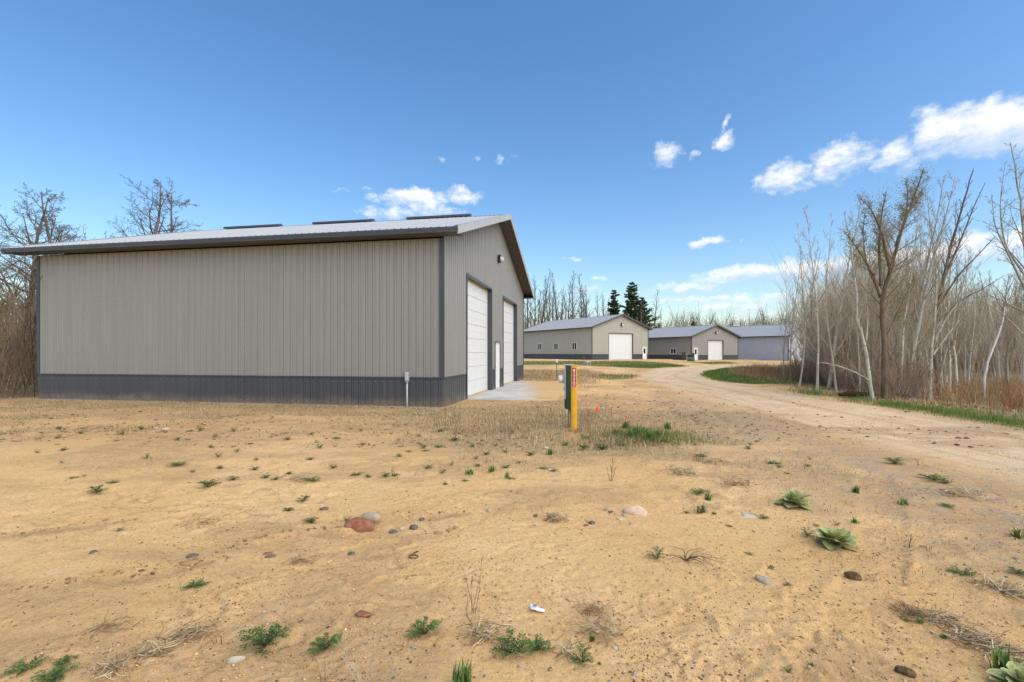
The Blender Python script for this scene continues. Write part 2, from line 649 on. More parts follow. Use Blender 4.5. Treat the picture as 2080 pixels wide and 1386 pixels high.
def bark(name, a, b_, scale=8.0, marks=None, zs=0.25, bs=0.4):
    m, t, b = mat(name)
    co = t.new('ShaderNodeTexCoord').outputs['Object']
    inf = t.new('ShaderNodeObjectInfo').outputs['Random']
    n = t.noise(t.vec('MULTIPLY', co, (1, 1, zs)).outputs[0], scale, 5, 0.65)
    c = t.mix(t.ramp(n, 0.32, 0.68), a, b_)
    if marks:
        n2 = t.noise(t.vec('MULTIPLY', co, (1.0, 1.0, 5.0)).outputs[0], 3.2, 3, 0.6)
        c = t.mix(t.ramp(n2, 0.60, 0.70), c, marks)
    c = t.mix(1.0, c, t.mix(inf, (0.78, 0.78, 0.76), (1.1, 1.08, 1.05)), 'MULTIPLY')
    setc(t, b, c, 0.85, 0.2)
    bump(t, b, n, bs, 0.02)
    return m


M = {}
M['tan_steel'] = steel('tan_steel', (0.266, 0.254, 0.228), dirt=0.0)
M['char_steel'] = steel('char_steel', (0.062, 0.067, 0.074), rough=0.45, dirt=0.45)
M['trim_char'] = steel('trim_char', (0.055, 0.060, 0.068), rough=0.4)
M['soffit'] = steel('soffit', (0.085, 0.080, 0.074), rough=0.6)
M['roof_grey'] = steel('roof_grey', (0.43, 0.435, 0.43), rough=0.5, spec=0.25)
M['roof_far'] = steel('roof_far', (0.33, 0.335, 0.34), rough=0.55, spec=0.2)
M['beige_steel'] = steel('beige_steel', (0.42, 0.40, 0.325))
M['char2_steel'] = steel('char2_steel', (0.060, 0.064, 0.074))
M['grey_steel'] = steel('grey_steel', (0.31, 0.295, 0.265))
M['blue_steel'] = steel('blue_steel', (0.49, 0.50, 0.51))
M['door_white'] = plain('door_white', (0.72, 0.72, 0.68), 0.45, 0.4, 0.035, 2.5, 0.08, 0.004)
M['white_paint'] = plain('white_paint', (0.78, 0.78, 0.76), 0.4, 0.4, 0.03, 4)
M['wood_seal'] = plain('wood_seal', (0.52, 0.40, 0.23), 0.8, 0.2, 0.2, 12)
M['black_metal'] = plain('black_metal', (0.015, 0.015, 0.016), 0.4, 0.5, 0.2, 9)
M['galv'] = plain('galv', (0.42, 0.44, 0.45), 0.45, 0.5, 0.12, 14)
M['dark_galv'] = plain('dark_galv', (0.16, 0.155, 0.15), 0.55, 0.35, 0.25, 20)
M['green_box'] = plain('green_box', (0.022, 0.048, 0.028), 0.45, 0.4, 0.15, 7)
M['yellow_post'] = plain('yellow_post', (0.72, 0.37, 0.02), 0.55, 0.35, 0.14, 5)
M['red_label'] = plain('red_label', (0.36, 0.035, 0.03), 0.5, 0.35, 0.08, 20)
M['label_print'] = plain('label_print', (0.78, 0.62, 0.6), 0.5, 0.3, 0.03, 20)
M['label_faded'] = plain('label_faded', (0.55, 0.25, 0.26), 0.5, 0.3, 0.3, 60)
M['orange_flag'] = plain('orange_flag', (0.85, 0.09, 0.02), 0.6, 0.2, 0.06, 20)
M['lens'] = plain('lens', (0.62, 0.62, 0.58), 0.25, 0.5, 0.05, 9)
M['steel_wire'] = plain('steel_wire', (0.28, 0.27, 0.26), 0.5, 0.4, 0.1, 9)
M['rust'] = plain('rust', (0.075, 0.040, 0.022), 0.85, 0.2, 0.4, 40)
M['paper'] = plain('paper', (0.78, 0.76, 0.72), 0.8, 0.2, 0.05, 30)
M['stake_wood'] = plain('stake_wood', (0.42, 0.28, 0.2), 0.85, 0.2, 0.2, 10)
M['twig_dark'] = plain('twig_dark', (0.10, 0.070, 0.048), 0.9, 0.1, 0.3, 25)
M['twig_grey'] = plain('twig_grey', (0.46, 0.37, 0.26), 0.9, 0.1, 0.3, 25)
M['straw'] = tint_mat('straw', 0.95, 0.04, 0.2)
M['grass'] = tint_mat('grass', 0.75, 0.2, 0.35)
M['leafy'] = tint_mat('leafy', 0.65, 0.25, 0.3)
M['pebble'] = tint_mat('pebble', 0.85, 0.25, 0.0, 60.0)
M['brush'] = tint_mat('brush', 0.9, 0.12, 0.0)
M['aspen_bark'] = bark('aspen_bark', (0.43, 0.405, 0.325), (0.62, 0.595, 0.51), 6.0, (0.10, 0.085, 0.065))
M['aspen_twig'] = bark('aspen_twig', (0.36, 0.30, 0.205), (0.47, 0.405, 0.29), 6.0)
M['brown_bark'] = bark('brown_bark', (0.12, 0.082, 0.055), (0.25, 0.18, 0.12), 9.0)
M['grey_bark'] = bark('grey_bark', (0.17, 0.145, 0.115), (0.31, 0.27, 0.22), 9.0)
M['dark_bark'] = bark('dark_bark', (0.10, 0.085, 0.07), (0.20, 0.17, 0.14), 9.0)
M['willow_twig'] = bark('willow_twig', (0.22, 0.175, 0.105), (0.33, 0.27, 0.17), 9.0)
M['birch_bark'] = bark('birch_bark', (0.62, 0.60, 0.56), (0.75, 0.73, 0.69), 5.0, (0.09, 0.07, 0.06))
M['needles'] = tint_mat('needles', 0.8, 0.15, 0.15)

mg, t, b = mat('mullein_leaf')
co = obj_co(t)
n = t.noise(co, 30, 4)
edge = t.new('ShaderNodeAttribute', attribute_name='tint').outputs['Color']
setc(t, b, t.mix(t.ramp(n, 0.3, 0.7), edge, t.mix(1.0, edge, (1.25, 1.2, 1.25), 'MULTIPLY')), 0.95, 0.1)
bump(t, b, t.noise(co, 90, 3), 0.4, 0.006)
M['mullein'] = mg

mg, t, b = mat('window_glass')
setc(t, b, (0.010, 0.011, 0.014), 0.12, 0.25)
M['glass'] = mg

mg, t, b = mat('concrete')
geo = t.new('ShaderNodeNewGeometry').outputs['Position']
n = t.noise(geo, 1.2, 5, 0.6)
c = t.mix(t.ramp(n, 0.3, 0.7), (0.43, 0.41, 0.36), (0.56, 0.54, 0.49))
n2 = t.noise(t.vec('MULTIPLY', geo, (0.6, 1.6, 1)).outputs[0], 0.9, 5, 0.65)
xs = t.new('ShaderNodeSeparateXYZ', {0: geo}).outputs[0]
sand = t.ramp(t.math('ADD', t.math('MULTIPLY', n2, 1.3), t.math('MULTIPLY', xs, 0.42)), 0.72, 1.25)
c = t.mix(sand, c, (0.58, 0.37, 0.16))
setc(t, b, c, 0.9, 0.2)
bump(t, b, t.noise(geo, 40, 4), 0.25, 0.006)
M['concrete'] = mg


def rock_mat(name, a, b_, c_=None, scale=9.0):
    m, t, b = mat(name)
    co = obj_co(t)
    n = t.noise(co, scale, 6, 0.65)
    c = t.mix(t.ramp(n, 0.3, 0.7), a, b_)
    n2 = t.noise(co, scale * 6, 3, 0.6)
    c = t.mix(t.math('MULTIPLY', t.ramp(n2, 0.55, 0.7), 0.5), c, c_ or tuple(v * 0.5 for v in a))
    # sand dust settled low on the stone
    dust = t.math('MULTIPLY', t.ramp(t.noise(co, 3.0, 5, 0.7), 0.46, 0.66), 0.4)
    c = t.mix(dust, c, (0.46, 0.31, 0.16))
    setc(t, b, c, 0.9, 0.15)
    bump(t, b, n2, 0.5, 0.01)
    return m


M['rock_red'] = rock_mat('rock_red', (0.22, 0.075, 0.042), (0.36, 0.145, 0.085))
M['rock_tan'] = rock_mat('rock_tan', (0.36, 0.29, 0.19), (0.48, 0.41, 0.31))
M['rock_slate'] = rock_mat('rock_slate', (0.10, 0.092, 0.08), (0.17, 0.16, 0.14))
M['rock_pink'] = rock_mat('rock_pink', (0.58, 0.41, 0.26), (0.68, 0.52, 0.38), (0.7, 0.6, 0.5))
M['rock_white'] = rock_mat('rock_white', (0.50, 0.43, 0.32), (0.60, 0.53, 0.42))
M['rock_ochre'] = rock_mat('rock_ochre', (0.36, 0.20, 0.07), (0.46, 0.29, 0.13))
M['clod'] = rock_mat('clod', (0.085, 0.050, 0.026), (0.17, 0.105, 0.06), (0.05, 0.06, 0.02))

# ---- ground
mg, t, b = mat('sandy_ground')
geo = t.new('ShaderNodeNewGeometry').outputs['Position']
z1 = t.new('ShaderNodeSeparateColor', {0: t.new('ShaderNodeAttribute', attribute_name='zone').outputs['Color']})
z2 = t.new('ShaderNodeSeparateColor', {0: t.new('ShaderNodeAttribute', attribute_name='zone2').outputs['Color']})
road, green, dry = z1.outputs[0], z1.outputs[1], z1.outputs[2]
litter, soil, gravel = z2.outputs[0], z2.outputs[1], z2.outputs[2]
nL = t.noise(geo, 0.45, 5, 0.6)
nM = t.noise(t.vec('MULTIPLY', geo, (1.0, 2.2, 1.0)).outputs[0], 2.3, 5, 0.65)
nS = t.noise(geo, 28.0, 5, 0.7)
nX = t.noise(geo, 190.0, 3, 0.7)
c = t.mix(t.ramp(nL, 0.3, 0.7), (0.715, 0.437, 0.178), (0.80, 0.518, 0.238))
c = t.mix(t.math('MULTIPLY', t.ramp(nM, 0.52, 0.74), 0.55), c, (0.58, 0.315, 0.11))
c = t.mix(t.math('MULTIPLY', t.ramp(nM, 0.42, 0.24), 0.5), c, (0.82, 0.60, 0.36))
roadc = t.mix(t.ramp(nL, 0.3, 0.7), (0.74, 0.525, 0.295), (0.80, 0.59, 0.355))
# long wheel streaks along the road
streak = t.noise(t.vec('MULTIPLY', geo, (3.2, 0.16, 1.0)).outputs[0], 1.0, 4, 0.6)
roadc = t.mix(t.math('MULTIPLY', t.ramp(streak, 0.5, 0.66), 0.6), roadc, (0.56, 0.355, 0.15))
c = t.mix(t.math('MULTIPLY', road, 0.9), c, roadc)
c = t.mix(t.math('MULTIPLY', soil, 0.85), c, t.mix(t.ramp(nM, 0.35, 0.65), (0.385, 0.235, 0.11), (0.54, 0.345, 0.17)))
vor = t.new('ShaderNodeTexVoronoi', {'Vector': geo, 'Scale': 70.0, 'Randomness': 1.0})
vsep = t.new('ShaderNodeSeparateColor', {0: vor.outputs['Color']})
gcol = t.mix(vsep.outputs[0], (0.27, 0.20, 0.14), (0.62, 0.48, 0.34))
gm = t.math('MULTIPLY', gravel, t.ramp(t.noise(geo, 3.0, 4, 0.7), 0.38, 0.62))
c = t.mix(t.math('MULTIPLY', gm, 0.62), c, gcol)
lit_c = t.mix(t.ramp(t.noise(geo, 9, 5, 0.7), 0.3, 0.7), (0.16, 0.105, 0.06), (0.34, 0.25, 0.15))
c = t.mix(litter, c, lit_c)
dry_c = t.mix(t.ramp(t.noise(geo, 12, 5, 0.7), 0.35, 0.65), (0.30, 0.21, 0.10), (0.46, 0.34, 0.185))
c = t.mix(t.math('MULTIPLY', dry, 0.75), c, dry_c)
gr_c = t.mix(t.ramp(t.noise(geo, 4, 5, 0.7), 0.3, 0.7), (0.10, 0.125, 0.03), (0.19, 0.19, 0.065))
c = t.mix(t.math('MULTIPLY', green, 0.85), c, gr_c)
grain = t.math('ADD', t.math('MULTIPLY', t.ramp(nS, 0.3, 0.7), 0.26), t.math('MULTIPLY', t.ramp(nX, 0.3, 0.7), 0.34))
c = t.mix(1.0, c, t.new('ShaderNodeCombineColor', {0: t.math('ADD', grain, 0.70), 1: t.math('ADD', grain, 0.70), 2: t.math('ADD', grain, 0.70)}).outputs[0], 'MULTIPLY')
spk = t.new('ShaderNodeTexVoronoi', {'Vector': geo, 'Scale': 38.0, 'Randomness': 1.0})
sd = t.math('MULTIPLY', t.ramp(spk.outputs['Distance'], 0.23, 0.12), t.ramp(t.new('ShaderNodeSeparateColor', {0: spk.outputs['Color']}).outputs[1], 0.62, 0.68))
c = t.mix(t.math('MULTIPLY', sd, 0.55), c, (0.17, 0.105, 0.055))
setc(t, b, c, 1.0, 0.08)
nB = t.noise(geo, 75.0, 4, 0.7)
hgt = t.math('ADD', t.math('MULTIPLY', nS, 1.0), t.math('ADD', t.math('MULTIPLY', nX, 0.4), t.math('MULTIPLY', nB, 0.8)))
hgt = t.math('ADD', hgt, t.math('MULTIPLY', t.math('MULTIPLY', vor.outputs['Distance'], gm), -0.6))
bump(t, b, hgt, 0.9, 0.016)
M['ground'] = mg

# ------------------------------------------------------------------ zones of the ground
P_STRIP = [G0(*p) for p in ((960, 734.5), (1130, 734), (1300, 735), (1362, 739), (1392, 745), (1330, 748), (1250, 746), (1160, 742), (1000, 742))]
P_PATCH = [G0(*p) for p in ((1190, 765), (1235, 761), (1297, 762), (1290, 770), (1240, 773))]
P_ISLE = [G0(*p) for p in ((1419, 762), (1428, 755), (1470, 749), (1540, 745.5), (1640, 743), (1700, 756), (1690, 792), (1600, 787), (1500, 780), (1440, 772))]
P_LAWN3 = [G0(*p) for p in ((1400, 736.5), (1480, 736), (1500, 739), (1440, 741))]
P_FIELD = [G0(*p) for p in ((940, 752), (1190, 752), (1230, 762), (1160, 790), (1060, 776), (900, 765))]
P_DRYBOX = [G0(*p) for p in ((880, 838), (960, 824), (1100, 826), (1230, 840), (1330, 880), (1345, 915), (1180, 922), (1000, 900), (860, 870))]


def zones(x, y):
    x = np.asarray(x, float)
    y = np.asarray(y, float)
    w = (fbm(x * 0.9, y * 0.9, 3, 91) - 0.5) * 1.2
    w2 = (fbm(x * 3, y * 3, 3, 95) - 0.5)
    rd, al, rs = dist_poly(x, y, ROAD)
    right = np.where(rs < 0, rd, -rd)
    road = 1 - sstep(1.6, 2.7, rd + w * 0.7)
    g = sstep(-0.4, 0.8, in_poly(x, y, P_STRIP) + w) * 0.95
    g = np.maximum(g, sstep(-0.2, 0.5, in_poly(x, y, P_PATCH) + w * 0.6) * 0.8)
    g = np.maximum(g, sstep(-0.2, 0.6, in_poly(x, y, P_LAWN3) + w) * 0.7)
    isl = in_poly(x, y, P_ISLE) + w * 0.4
    g = np.maximum(g, sstep(-0.1, 0.5, isl) * (1 - sstep(2.2, 4.0, isl)) * (1 - sstep(19, 24, x)))
    verge = np.exp(-((right - 2.75 - 0.3 * w) / 0.5) ** 2) * (1 - sstep(17.5, 21, y)) * sstep(0.2, 0.6, fbm(x * .7, y * .7, 2, 77) + 0.25 - 0.02 * (y - 8))
    g = np.maximum(g, verge)
    litter = sstep(3.0, 4.2, right + 0.3 * w) * np.where(y > 30, sstep(2.0, 4.0, isl) * 0 + (right > 5), 1.0)
    litter = np.maximum(litter, sstep(2.2, 4.0, isl) * 0.6)
    lx, ly = to_local(x, y)
    litter = np.maximum(litter, sstep(0.4, 2.0, -BL - lx + 0.5 * w) * sstep(-2.2, -0.6, ly + 0.6 * w))
    litter = np.maximum(litter, sstep(80, 95, y))
    db = np.maximum(np.maximum(-BL - lx, lx), np.maximum(-ly, ly - BW))
    front = sstep(-4.2, -0.6, ly + 1.6 * w) * (ly < 0.2) * sstep(-12.5, -6.0, lx + w * 2)
    dry = front * sstep(0.30, 0.62, fbm(x * 0.8, y * 1.1, 4, 101) + 0.10 * (lx + 6) / 6)
    dry = np.maximum(dry, sstep(-0.6, 0.6, in_poly(x, y, P_DRYBOX) + w) * sstep(0.28, 0.55, fbm(x * 1.2, y * 1.2, 4, 103) + 0.08))
    dry = np.maximum(dry, 0.8 * sstep(0.54, 0.68, fbm(x * 0.5 + 3, y * 0.9, 4, 107)) * sstep(5.5, 7.5, y) * (1 - sstep(15, 18, y)) * (x < 5))
    dry = np.maximum(dry, sstep(-1, 2, in_poly(x, y, P_FIELD) + w * 2) * 0.9)
    dry = np.maximum(dry, 0.8 * sstep(3.1, 3.8, right) * (1 - sstep(5.0, 6.5, right)) * (1 - sstep(20, 26, y)))
    dry = dry * (1 - road)
    soil = np.exp(-(((x - 4.6) / 2.2) ** 2 + ((y - 14.5) / 4.0) ** 2)) * sstep(0.36, 0.55, fbm(x * 1.5, y * 1.0, 4, 81))
    soil = np.maximum(soil, 0.8 * sstep(0.52, 0.66, fbm(x * 0.6 + 0.2 * y, y * 1.3, 4, 121)) * sstep(-7, -2.5, ly) * (1 - sstep(0, 0.5, ly)))
    tv = fbm(x * 0.55 + 0.15 * y, y * 1.0, 5, 201) * 8
    tf = tv - np.floor(tv)
    tm = sstep(.42, .58, fbm(x * .33, y * .33, 2, 205))
    soil = np.maximum(soil, 0.75 * tm * np.exp(-((tf - 0.47) / 0.09) ** 2) * sstep(.35, .6, fbm(x * 2.1, y * 2.1, 3, 211)))
    belt = sstep(6.8, 9.5, y) * (1 - sstep(15, 17, y)) * (x < 5.5) * (1 - road)
    soil = np.maximum(soil, belt * (0.58 + 0.42 * sstep(.38, .6, fbm(x * 0.7, y * 1.3, 4, 217))))
    rl = sstep(2.6, 4.2, x) * (1 - sstep(7.2, 9.0, y)) * (y > 1) * (1 - road)
    soil = np.maximum(soil, 0.8 * rl * sstep(.44, .6, fbm(x * 0.9, y * 1.0, 4, 219)))
    shoulder = np.exp(-((right + 3.0 + 0.7 * w) / 0.9) ** 2) * sstep(.38, .6, fbm(x * 1.3, y * 0.7, 4, 213))
    soil = np.maximum(soil, 0.75 * shoulder)
    for off in (-0.2, -1.75, 1.7):
        soil = np.maximum(soil, 0.55 * np.exp(-((rs - off - 0.25 * (vnoise(x * .3, y * .3, 9) - .5)) / 0.2) ** 2) * sstep(.3, .6, fbm(x * .9, y * .25, 3, 215)))
    for L in RUTS:
        d, _, sd = dist_poly(x, y, L)
        soil = np.maximum(soil, 0.8 * np.exp(-((sd + 0.10 * (fbm(x * 1.8, y * 1.8, 3, 71) - 0.5)) / 0.10) ** 2) * sstep(.3, .6, fbm(x * 1.1, y * 1.1, 3, 73)) * (d < .4))
    for L in LEDGES:
        d, _, sd = dist_poly(x, y, L)
        soil = np.maximum(soil, np.exp(-((sd + 0.02 + 0.16 * (fbm(x * 2.2, y * 2.2, 3, 61) - 0.5) + 0.05 * (fbm(x * 11, y * 11, 2, 62) - 0.5)) / 0.06) ** 2) * (d < 0.4))
    soil = np.maximum(soil, 0.9 * sstep(0.44, 0.62, fbm(x * 0.35, y * 0.6, 4, 123)) * sstep(5.5, 8.5, y) * (1 - road))
    soil = np.maximum(soil, 0.6 * sstep(0.52, 0.68, fbm(x * 0.8 + 5, y * 1.6, 4, 125)) * (1 - road))
    gravel = np.exp(-((right + 3.6 + w) / 1.5) ** 2) * sstep(2, 4, y) * (1 - sstep(16, 24, y))
    gravel = np.maximum(gravel, 0.4 * road)
    return road, np.clip(g, 0, 1), np.clip(dry, 0, 1), np.clip(litter, 0, 1), np.clip(soil, 0, 1), np.clip(gravel, 0, 1)


def build_ground():
    rr = [0.4]
    while rr[-1] < 900:
        r = rr[-1]
        k = 1.05 if r < 1.6 else 1.0056 if r < 7 else 1.0075 if r < 16 else 1.016 if r < 70 else 1.06
        rr.append(r * k)
    rr = np.array(rr)
    fa = np.arange(-54, 54.01, 0.26)
    ba = np.arange(58, 306, 4.0)
    ang = np.radians(np.concatenate([fa, ba]))
    n, k = len(ang), len(rr)
    X = rr[:, None] * np.sin(ang)[None]
    Y = rr[:, None] * np.cos(ang)[None]
    x, y = X.ravel(), Y.ravel()
    x = np.append(x, 0.0)
    y = np.append(y, 0.0)
    z = height(x, y)
    lx, ly = to_local(x, y)
    inside = (lx < -0.35) & (lx > -BL + 0.35) & (ly > 0.35) & (ly < BW - 0.35)
    z = np.where(inside, z - 0.25, z)
    zo = zones(x, y)
    i = np.arange(n)
    j = (i + 1) % n
    F = np.concatenate([np.stack([q * n + i, (q + 1) * n + i, (q + 1) * n + j, q * n + j], 1) for q in range(k - 1)])
    c = len(x) - 1
    T = np.stack([np.full(n, c), i, j], 1)
    me = mesh_np('ground', np.stack([x, y, z], 1), [F, T], M['ground'], True,
                 {'zone': np.stack(zo[:3], 1), 'zone2': np.stack(zo[3:], 1)})
    o = add('ground', me)
    o['kind'] = 'structure'
    return o


build_ground()

# ------------------------------------------------------------------ post-frame buildings
RIB = 0.2286


def profile(t0, t1, extra=(), ph=0.0, rh=0.018):
    """points (t, offset) of a ribbed sheet from t0 to t1"""
    pts = [(t0, 0.0)]
    k = math.floor((t0 - ph) / RIB) - 1
    while True:
        c = ph + k * RIB + RIB * 0.5
        k += 1
        if c - 0.05 > t1:
            break
        for d, o in ((-0.046, 0.0), (-0.042, -0.012), (-0.030, -0.012), (-0.016, rh), (0.016, rh), (0.030, -0.012), (0.042, -0.012), (0.046, 0.0)):
            if t0 + 1e-4 < c + d < t1 - 1e-4:
                pts.append((c + d, o))
    pts.append((t1, 0.0))
    xs = [p[0] for p in pts]
    os_ = [p[1] for p in pts]
    for e in extra:
        if t0 + 1e-4 < e < t1 - 1e-4 and min(abs(e - q) for q in xs) > 1e-4:
            pts.append((e, float(np.interp(e, xs, os_))))
    return sorted(pts)


def sheet(prof, zb, zt, holes, place):
    m = MB()
    for (a, oa), (b, ob) in zip(prof[:-1], prof[1:]):
        mid = (a + b) / 2
        spans = [(zb, None)]
        for (h0, h1, hb, ht) in holes:
            if h0 < mid < h1:
                ns = []
                for lo, hi in spans:
                    if hb > lo + 1e-3:
                        ns.append((lo, hb))
                    ns.append((ht, hi))
                spans = ns
        for lo, hi in spans:
            za, zc = (zt(a), zt(b)) if hi is None else (hi, hi)
            if za - lo < 0.01 and zc - lo < 0.01:
                continue
            m.quad(place(a, oa, lo), place(b, ob, lo), place(b, ob, zc), place(a, oa, za))
    return m


def make_building(name, label, loc, theta, P):
    root = thing(name, label, 'building', loc, -theta)
    L, W, Hw, Hb, oe, orr, ol = (P[k] for k in ('L', 'W', 'Hw', 'Hb', 'oe', 'or', 'ol'))
    zft, zr, drop = P['zft'], P['zr'], P.get('drop', 0.15)
    wall, wain, trim, roof = (M[P[k]] for k in ('wall', 'wain', 'trim', 'roof'))
    slope = (zr - zft) / (W / 2 + oe)
    under = 0.10
    foot = -0.02 if P.get('near') else -0.4

    def roof_z(y):
        return zr - abs(y - W / 2) * slope

    def gtop(y):
        return roof_z(y) - under

    # body behind the sheets
    core = MB()
    core.prism([(0.05, foot - 0.1), (W - 0.03, foot - 0.1), (W - 0.03, Hw), (W / 2, Hw + slope * (W / 2) - 0.05), (0.05, Hw)], 'x', -L + 0.03, -0.32)
    core.build('inner_wall', M['soffit'] if P.get('near') else wall, root)
    # long side wall
    sw = MB().box(-L + 0.03, -0.33, 0.030, 0.046, foot, Hw - 0.01).build('side_wall', wall, root)
    n = int(round(L / 0.9144))
    pw = L / n
    wins = P.get('windows', [])
    holes = [(x0, x1, z0, z1) for (x0, x1, z0, z1) in wins]
    edges = [e for h in holes for e in h[:2]]
    pl = lambda a, o, z: (a, -o, z)
    shared = None
    for i in range(n):
        a = -L + i * pw
        cut = [h for h in holes if h[1] > a and h[0] < a + pw]
        if cut:
            sheet(profile(a, a + pw, edges, -L), Hb, lambda q: Hw - 0.004, cut, pl).build('wall_panel', wall, sw)
        else:
            if shared is None:
                shared = sheet(profile(0, pw, (), 0), Hb, lambda q: Hw - 0.004, [], pl).mesh('wall_panel', wall)
            add('wall_panel', shared, sw, (a, 0, 0))
    if P.get('wainscot', True):
        wn = MB().box(-L, 0.036, -0.036, 0.008, Hb - 0.012, Hb + 0.022).build('wainscot', trim, root)
        ws = sheet(profile(0, pw, (), 0), foot, lambda q: Hb - 0.012, [], pl).mesh('wainscot_panel', wain)
        for i in range(n):
            add('wainscot_panel', ws, wn, (-L + i * pw, 0, 0))
    # gable wall with door openings
    doors, walks = P['doors'], P['walks']
    holes = [(a, b_, -1, h) for (a, b_, h) in doors] + [(a, b_, -1, h) for (a, b_, h) in walks]
    edges = [e for h in holes for e in h[:2]] + [W / 2]
    plg = lambda a, o, z: (o, a, z)
    gws = []
    segs = sorted([(a, b_) for a, b_, _, _ in holes])
    cur = 0.03
    for a, b_ in segs + [(W - 0.03, W)]:
        if a - cur > 0.05:
            gws.append(((cur + a) / 2, MB().box(-0.30, -0.035, cur + 0.02, a - 0.02, foot, Hw - 0.02).build('gable_wall', M['soffit'] if P.get('near') else wall, root)))
        cur = b_
    n2 = max(1, int(math.ceil(W / 0.9144)))
    for i in range(n2):
        a, e = i * 0.9144, min(W, (i + 1) * 0.9144)
        m = sheet(profile(a, e, edges, 0), Hb if P.get('wainscot', True) else foot, gtop, holes, plg)
        if m.f:
            m.build('wall_panel', wall, min(gws, key=lambda q: abs(q[0] - (a + e) / 2))[1])
    if P.get('wainscot', True):
        wns = []
        cur = 0.0
        for a, b_ in segs + [(W, W)]:
            if a - cur > 0.05:
                wns.append(((cur + a) / 2, MB().box(-0.008, 0.036, cur, a, Hb - 0.012, Hb + 0.022).build('wainscot', trim, root)))
            cur = b_
        for i in range(n2):
            a, e = i * 0.9144, min(W, (i + 1) * 0.9144)
            m = sheet(profile(a, e, edges, 0), foot, lambda q: Hb - 0.012, [(h[0], h[1], -2, Hb + 1) for h in holes], plg)
            keep = [f for f in m.f if abs(m.v[f[2]][2] - m.v[f[0]][2]) > 0.2 and m.v[f[2]][2] < Hb + 0.1]
            m.f = keep
            if m.f:
                m.build('wainscot_panel', wain, min(wns, key=lambda q: abs(q[0] - (a + e) / 2))[1])
    # corner trims
    k = 0.033
    for (x, y, sx, sy) in ((0, 0, 1, -1), (0, W, 1, 1), (-L, 0, -1, -1)):
        ct = MB()
        if x == 0:
            ct.box(-0.0, k + 0.004, (y if sy > 0 else y - k - 0.004) - (0.10 if sy > 0 else 0), (y + k + 0.004 if sy > 0 else y) + (0.02 if sy < 0 else 0), Hb + 0.024, Hw + (0.25 if y == 0 else 0.1) - 0.02)
            if sy < 0:
                ct.box(-0.11, -0.001, -k - 0.003, 0.0, Hb + 0.024, Hw - 0.004)
        else:
            ct.box(-L - k, -L + 0.09, -k - 0.003, 0.0, Hb + 0.024, Hw - 0.004)
        ct.build('corner_trim', trim, root)
    # bottom trim
    MB().box(-L - 0.02, 0.03, -0.032, 0.0, foot - 0.05, foot + 0.03).build('base_trim', M['galv'], root)
    # overhead doors
    rec = 0.20
    for (a, b_, h) in doors:
        d = MB().box(-rec - 0.07, -rec - 0.045, a + 0.02, b_ - 0.02, foot, h - 0.02).build('overhead_door', M['door_white'], root)
        ns = max(4, int(round((h - 0.08) / 0.53)))
        sh = (h - 0.06) / ns
        w = (b_ - a) - 0.10
        sec = MB()
        g = 0.014
        prof = [(0, 0.0), (0, g)]
        prof = [(-0.04, 0.004), (-0.012, 0.004), (0.0, 0.016), (0.0, sh * 0.47), (-0.006, sh * 0.485), (-0.006, sh * 0.505), (0.0, sh * 0.52), (0.0, sh - 0.016), (-0.012, sh - 0.004), (-0.04, sh - 0.004)]
        sec.prism(prof, 'y', -w / 2, w / 2)
        sm = sec.mesh('door_section', M['door_white'])
        for q in range(ns):
            add('door_section', sm, d, (-rec, (a + b_) / 2, 0.02 + q * sh))
        MB().box(-rec + 0.003, -rec + 0.028, b_ - 0.062, b_ - 0.01, 0.0, h - 0.05).build('door_stop', M['white_paint'], d)
        MB().box(-rec + 0.003, -rec + 0.032, a + 0.012, b_ - 0.012, h - 0.085, h - 0.012).build('door_stop', M['wood_seal'], d)
        MB().box(-rec - 0.03, 0.0, a + 0.01, b_ - 0.01, foot, 0.016 if P.get('near') else 0.01).build('threshold', M['wood_seal'], d)
        fr = MB()
        fr.box(-rec - 0.1, 0.03, a - 0.012, a + 0.01, foot, h + 0.012)
        fr.box(-rec - 0.1, 0.03, b_ - 0.01, b_ + 0.012, foot, h + 0.012)
        fr.box(-rec - 0.1, 0.03, a + 0.0105, b_ - 0.0105, h - 0.01, h + 0.014)
        fr.box(0.0305, 0.034, a - 0.06, a + 0.012, foot, h + 0.06)
        fr.box(0.0305, 0.034, b_ - 0.012, b_ + 0.06, foot, h + 0.06)
        fr.box(0.0305, 0.034, a + 0.013, b_ - 0.013, h - 0.012, h + 0.06)
        fr.build('door_frame', trim, root)
    for (a, b_, h) in walks:
        d = MB().box(-0.075, -0.03, a + 0.05, b_ - 0.05, foot, h - 0.05).build('walk_door', M['white_paint'], root)
        fr = MB()
        if P.get('near'):
            fr.box(-0.1, 0.031, a - 0.035, a + 0.006, foot, h + 0.035).box(-0.1, 0.031, b_ - 0.006, b_ + 0.035, foot, h + 0.035).box(-0.1, 0.031, a + 0.0065, b_ - 0.0065, h - 0.006, h + 0.035)
            fr.build('door_frame', trim, root)
            MB().box(-0.03, 0.0, a + 0.0075, a + 0.05, foot, h - 0.0075).box(-0.03, 0.0, b_ - 0.05, b_ - 0.0075, foot, h - 0.0075).box(-0.03, 0.0, a + 0.051, b_ - 0.051, h - 0.05, h - 0.0075).build('door_casing', M['white_paint'], root)
        else:
            fr.box(-0.1, 0.04, a - 0.02, a + 0.06, foot, h).box(-0.1, 0.04, b_ - 0.06, b_ + 0.02, foot, h).box(-0.1, 0.04, a + 0.061, b_ - 0.061, h - 0.06, h)
            fr.build('door_frame', M['white_paint'], root)
            c0, c1 = P.get('pane', (0.25, 0.62))
            MB().box(-0.029, -0.02, a + (b_ - a) * 0.27, b_ - (b_ - a) * 0.27, h * 0.48, h * 0.86).build('pane', M['glass'], d)
